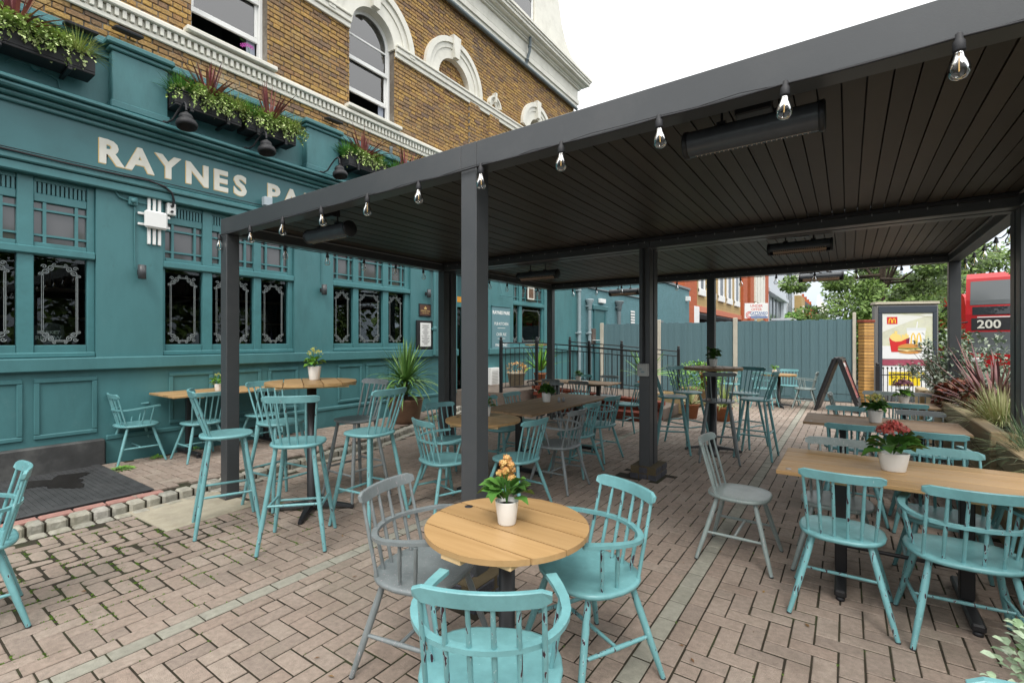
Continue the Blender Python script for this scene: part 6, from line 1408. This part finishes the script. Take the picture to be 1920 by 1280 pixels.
# ------------------------------------------------------------------ street beyond: buses, trees, houses
def bus(x, y, rz, label, route='200'):
    t = thing('double_decker_bus', label, 'bus', (x, y, 0), rz, group='red double decker buses')
    L_ = 10.5; w = 1.26
    pr = [(0, .35), (-.06, .9), (-.02, 1.35), (.0, 2.6), (.12, 3.2), (.42, 4.15), (.75, 4.38)]
    side = [(p[0], p[1]) for p in pr]+[(L_, 4.38), (L_, .35)]
    mb = MB(); mb.prism([(y_, z_) for y_, z_ in side], -w, w, m=basis((0, 0, 0), (0, 1, 0), (0, 0, 1))); mb.build('body', M_BUSRED, t, recalc=True)
    def fr2(z0, z1, xx0, xx1, m_, nm, off=.015, parent=t):
        def yat(z):
            for (a, za), (b, zb) in zip(pr, pr[1:]):
                if za <= z <= zb: return a+(b-a)*(z-za)/(zb-za)
            return 0
        mb = MB(); zs_ = [z0]+[p[1] for p in pr if z0 < p[1] < z1]+[z1]
        for a, b in zip(zs_, zs_[1:]): mb.mesh([(xx0, yat(a)-off, a), (xx1, yat(a)-off, a), (xx1, yat(b)-off, b), (xx0, yat(b)-off, b), (xx0, yat(a)+.01, a), (xx1, yat(a)+.01, a), (xx1, yat(b)+.01, b), (xx0, yat(b)+.01, b)], [(0, 1, 2, 3), (4, 7, 6, 5), (0, 3, 7, 4), (1, 5, 6, 2), (0, 4, 5, 1), (3, 2, 6, 7)])
        return mb.build(nm, m_, parent)
    fr2(3.0, 4.02, -1.12, 1.12, M_LGLASS, 'upper_windscreen'); fr2(2.58, 2.92, -1.05, 1.05, M_DGLASS, 'front_band'); fr2(1.94, 2.44, -1.08, 1.08, M_BLACKM, 'destination_panel'); fr2(.98, 1.86, -1.14, 1.14, M_LGLASS, 'windscreen')
    fr2(2.46, 2.50, -.9, .9, M_WHITE, 'white_lettering_strip', .02)
    text(route, 'route_number', M_CREAM, t, basis((-.55, -.035, 2.02), (1, 0, 0), (0, 0, 1)), .48, extrude=.01, bold=.02)
    for z0, z1, nm in ((3.05, 3.75, 'upper_side_window'), (1.35, 2.2, 'lower_side_window')):
        for s in (-1, 1):
            for i in range(6): mb = MB(); mb.box(s*(w-.002), s*(w+.012), .9+i*1.55, 2.35+i*1.55, z0, z1); mb.build(nm, M_DGLASS, t)
    for s in (-1, 1):
        for yy in (2.1, 7.8): mb = MB(); mb.lathe([(.25, -.14), (.48, -.13), (.5, 0), (.48, .13), (.25, .14)], 20, m=Matrix.Translation((s*(w-.14), yy, .5)) @ Matrix.Rotation(R(90), 4, 'Y')); mb.build('wheel', M_BLACKM, t)
        mb = MB(); mb.bbox(*sorted((s*.7, s*1.1)), -.07, .0, .6, .78, b=.02); mb.build('headlight', M_WHITE, t)
        mb = MB(); mb.tube([(s*1.15, .05, 2.3), (s*1.4, -.15, 2.25), (s*1.42, -.18, 2.0)], .03, 6); mb.build('mirror_arm', M_BLACKM, t)
    return t
bus(5.35, 27.6, R(-12), 'red double decker bus showing route 200, right of the back post'); bus(7.2, 40, R(12), 'second red double decker bus farther away behind the first', '152')
def tree(x, y, h, cr, ch, n, label, s=.16, zc=None, trunk=.2):
    t = thing('broadleaf_tree', label, 'tree', (x, y, 0), group='broadleaf trees beyond the fence'); zc = zc or h-ch
    mb = MB(); mb.tube([(0, 0, 0), (.1, .05, zc*.5), (0, .1, zc), (.1, 0, zc+ch*.6)], [trunk, trunk*.75, trunk*.5, trunk*.15], 9)
    for _ in range(12): d = rdir(.0); mb.tube([(0, .05, zc*.7+random.random()*ch*.5), Vector((d.x*cr*.5, d.y*cr*.5, zc+d.z*ch*.3)), Vector((d.x*cr*.9, d.y*cr*.9, zc+d.z*ch*.75+.2))], [trunk*.3, trunk*.18, .02], 6)
    mb.build('trunk', M_BARK, t)
    mb = MB(); lumps = []
    for _ in range(34): d = rdir(-.75); q = random.uniform(.45, 1.0); lumps.append((Vector((d.x*cr*q, d.y*cr*q, zc+d.z*ch*q)), random.uniform(.35, .75)*cr*.42))
    for _ in range(n):
        c, rr = random.choice(lumps); d = rdir(-1); p = c+Vector((d.x, d.y, d.z*.6))*rr*random.random()**.4; dd = (d+rdir(-1)*.8+Vector((0, 0, -.3))).normalized(); u = dd.orthogonal().normalized(); l_ = s*random.uniform(.6, 1.3); rr_ = random.random()
        mb.face([p, p+dd*l_*.5+u*l_*.32, p+dd*l_, p+dd*l_*.5-u*l_*.32], rr_)
    mb.build('crown', M_TREE, t)
tree(1.1, 24.5, 7.5, 3.1, 3.2, 21000, 'large dense tree filling the sky above the poster lightbox', s=.15, zc=3.7, trunk=.22)
tree(4.9, 17.5, 6.8, 1.9, 1.5, 2600, 'airy tree with drooping branches right of the back corner post', s=.14, zc=4.2)
tree(4.2, 46, 6.5, 3.6, 2.6, 6500, 'distant tree in front of the terrace houses', s=.28, zc=3.6, trunk=.25)
tree(11, 60, 11, 6, 5, 6000, 'tree far behind the red buses', s=.4, zc=6.0)
mb = MB(); bush(mb, (1.5, 21.5, 1.2), 1.8, 1.2, 1.7, 4600, .17, .6, zmin=-.6); tag(mb.build('hedge', M_TREE), 'green hedge below the large tree behind the poster lightbox', 'hedge')
HX = -9.0
M_ORB = mat('orange_brick', (.42, .10, .035), rough=.8, var=.12, vscale=3); M_BUFF = mat('buff_brick', (.42, .29, .12), rough=.8, var=.08, vscale=3); M_CLAD = mat('pale_grey_cladding', (.50, .53, .56), rough=.5, var=.05); M_SLATE = mat('slate_roof', (.13, .14, .16), rough=.6, var=.2); M_PINKB = mat('salmon_band', (.50, .16, .09), rough=.8)
for m_, sc_ in ((M_ORB, 1), (M_BUFF, 1), (M_YB, 1)):
    tt = m_.node_tree; b2 = N(tt, 'ShaderNodeTexBrick'); b2.inputs['Scale'].default_value = 1; b2.inputs['Brick Width'].default_value = .225; b2.inputs['Row Height'].default_value = .30 if m_ is not M_YB else .075; b2.inputs['Mortar Size'].default_value = .012
    t1 = N(tt, 'ShaderNodeTexCoord'); s1 = N(tt, 'ShaderNodeSeparateXYZ'); c1 = N(tt, 'ShaderNodeCombineXYZ'); tt.links.new(t1.outputs['Object'], s1.inputs[0]); tt.links.new(s1.outputs[1], c1.inputs[0]); tt.links.new(s1.outputs[2], c1.inputs[1]); tt.links.new(c1.outputs[0], b2.inputs['Vector'])
    bp = N(tt, 'ShaderNodeBump'); bp.inputs['Strength'].default_value = .7; bp.inputs['Distance'].default_value = .03; bp.invert = True; tt.links.new(b2.outputs['Fac'], bp.inputs['Height']); tt.links.new(bp.outputs[0], tt.nodes['Principled BSDF'].inputs['Normal'])
H1 = thing('office_building', 'orange and buff brick office block with tall white framed windows beyond the fence', 'building')
def P_(t, nm, m_, *bx, b=.02):
    mb = MB()
    for q in bx: mb.bbox(*q, b=b)
    return mb.build(nm, m_, t)
P_(H1, 'orange_pier', M_ORB, (-20, HX+.35, 31.9, 35.0, 0, 12), )
for y0, y1 in ((52.6, 55.0), (56.9, 59.3), (68.4, 71.3)): P_(H1, 'orange_pier', M_ORB, (HX-.4, HX+.45, y0, y1, 0, 12))
P_(H1, 'buff_wall', M_BUFF, (-20, HX+.2, 35.001, 52.599, 4.0, 12), (-20, HX+.2, 59.301, 68.399, 0, 12)); P_(H1, 'salmon_band', M_PINKB, (HX-1, HX+.3, 35.01, 52.59, 3.55, 3.99)); P_(H1, 'undercroft', M_DARKIN, (-20, HX-2, 35.01, 52.5, 0, 3.9), (-20, HX-.3, 55.01, 56.89, 0, 12)); P_(H1, 'soffit', M_CLAD, (HX-2, HX+.1, 35.02, 52.5, 3.45, 3.54)); P_(H1, 'white_post', M_WHITE, (HX-.3, HX+.36, 34.2, 35.6, 0, 3.9))
for y0, y1, z0, zt in ((35.8, 37.6, 5.0, 11), (39.6, 41.0, 5.0, 11), (42.2, 44.4, 5.0, 11), (45.6, 47.8, 5.0, 11), (49.1, 51.4, 5.0, 11)):
    f = P_(H1, 'window', M_WHITE, (HX+.2, HX+.30, y0, y0+.5, z0, zt), (HX+.2, HX+.30, y1-.4, y1, z0, zt), (HX+.2, HX+.36, y0, y1, z0-.25, z0+.25)); P_(H1, 'pane', M_DGLASS, (HX+.2, HX+.27, y0+.5, y1-.4, z0+.25, zt), b=.005)
for i in range(3):
    y0 = 60.2+i*2.6; f = P_(H1, 'arched_window', M_CREAM, (HX+.2, HX+.5, y0, y0+.8, 5.9, 9.0), (HX+.2, HX+.5, y0+1.5, y0+2.3, 5.9, 9.0)); mb = MB(); arch_ring(mb, y0+1.15, 9.0, .4, 1.15, HX+.2, HX+.5, 14); mb.build('window_arch', M_CREAM, H1); P_(H1, 'pane', M_DGLASS, (HX+.2, HX+.3, y0+.8, y0+1.5, 5.9, 9.0), b=.005)
H2 = thing('modern_building', 'pale grey modern building with tall glazing past the office block', 'building')
P_(H2, 'wall', M_CLAD, (-22, HX-.4, 71.31, 96, 0, 13.5), (HX-.39, HX+.2, 71.31, 96, 8.6, 13.5), (HX-.39, HX+.6, 71.31, 96, 8.0, 8.5), (-22, HX+.1, 96.01, 113, 0, 20)); P_(H2, 'glazing', M_LGLASS, (HX-.39, HX-.3, 75, 92, 4.5, 8.0), (HX+.11, HX+.16, 98, 108, 4.8, 19)); P_(H2, 'column', M_CLAD, (HX-.29, HX+.2, 72, 74, 0, 7.9), (HX-.29, HX+.2, 92.5, 95, 0, 7.9)); 
for q in (78, 82, 86): P_(H2, 'mullion', M_ZINC, (HX-.29, HX-.2, q, q+.5, 4.5, 8.0))
for q in (100.5, 103, 105.5): P_(H2, 'mullion', M_ZINC, (HX+.16, HX+.22, q, q+.4, 4.8, 19))
P_(H2, 'balcony', M_CLAD, (HX+.2, HX+3.0, 76, 112, 4.3, 4.6), b=.02)
mb = MB(); bush(mb, (HX+2, 94, 5.1), .9, 14, .7, 700, .6, .5); tag(mb.build('balcony_planting', M_LEAFY), 'dark shrubs lined up along the balcony of the modern building', 'plants')
H3 = thing('corner_house', 'yellow brick corner house with a slate cone turret', 'house'); 
P_(H3, 'wall', M_BUFF, (-20, -8.0, 118, 128, 0, 11)); P_(H3, 'turret', M_WHITE, (-12, -8.4, 118.2, 125, 11.05, 16)); mb = MB(); mb.lathe([(4.2, 16), (0, 21)], 8, (-10.2, 121.5, 0)); mb.build('roof', M_SLATE, H3); P_(H3, 'window', M_WHITE, (-8.0, -7.8, 121, 124, 5, 9)); P_(H3, 'pane', M_DGLASS, (-7.79, -7.75, 121.5, 123.5, 5.4, 8.6), b=.005)
for i in range(6):
    t = thing('terrace_house', ['first', 'second', 'third', 'fourth', 'fifth', 'last and farthest'][i]+' gabled red and cream house of the distant terrace, counted from the turret', 'house', group='terrace houses along the far street'); y0 = 129+i*11
    P_(t, 'wall', M_ORB, (-16, -6.8, y0, y0+9.5, 0, 9)); P_(t, 'bay', M_CREAM, (-6.79, -5.6, y0+1.5, y0+5.5, 0, 7.6), (-6.79, -6.6, y0, y0+9.5, 7.65, 8.2)); P_(t, 'window', M_DGLASS, (-5.59, -5.55, y0+2, y0+5, 4.6, 6.6), b=.005)
    mb = MB(); mb.prism([(-16, 9.0), (-6.3, 9.0), (-11, 13.2)], -y0-9.6, -y0+.1, m=basis((0, 0, 0), (1, 0, 0), (0, 0, 1))); mb.build('roof', M_SLATE, t, recalc=True); P_(t, 'chimney', M_ORB, (-11.8, -10.2, y0+8.6, y0+9.6, 11, 14.8)); mb = MB(); mb.prism([(-.0, 8.9), (4.4, 8.9), (2.2, 12)], -5.8+.0, -5.3, m=basis((0, y0+1.3, 0), (0, 1, 0), (0, 0, 1))); mb.build('gable', M_CREAM, t, recalc=True)
t = thing('estate_agent_board', 'white estate agent board reading UNDER OFFER above the fence', 'sign', (-3.13, 22.3, 0), R(30))
mb = MB(); mb.bbox(-.04, .04, .03, .1, 0, 3.1, b=.01); mb.build('post', M_CREAM, t); mb = MB(); mb.bbox(-.47, .47, -.01, .02, 2.42, 3.06, b=.005); mb.build('panel', M_WHITE, t)
M_SR = mat('sign_red', (.65, .05, .04)); M_SB = mat('sign_blue', (.06, .13, .35)); f2 = lambda x, z, d_=-.0125: basis((x, d_, z), (1, 0, 0), (0, 0, 1))
text('UNDER', 'lettering', M_SR, t, f2(0, 2.90), .15); text('OFFER', 'lettering', M_SR, t, f2(0, 2.75), .15); text('CATTANEO', 'lettering', M_SB, t, f2(.09, 2.60), .15, sx=.9, bold=.02); text('COMMERCIAL', 'lettering', M_SB, t, f2(.09, 2.52), .09, sx=1.1, bold=.02)
mb = MB(); mb.box(-.27, .45, -.0125, -.0112, 2.44, 2.50); mb.build('blue_strip', M_SB, t)
for rr in (.15, .09): mb = MB(); arch_ring(mb, 0, 0, rr-.03, rr, 0, .0015, 14, R(60), R(300)); o = mb.build('ring_logo', M_SR, t); o.matrix_local = basis((-.28, -.0120, 2.57), (0, -1, 0), (1, 0, 0))
# far side of the street, off to the right: tree belt on the railway bank, seen in the window glass
mb = MB()
for i in range(13): bush(mb, (19+random.random()*3, -26+i*6, 3.2+random.random()), 3.5, 4.2, 3.6, 620, .8, .7, zmin=-.8)
for i in range(6): bush(mb, (-8+i*6, -22-random.random()*3, 3.2), 4.0, 3.5, 3.6, 500, .8, .7, zmin=-.8)
o = mb.build('tree_belt', M_TREE); o['kind'] = 'stuff'; o['label'] = 'belt of trees across the street'
print('objects', len(bpy.data.objects))
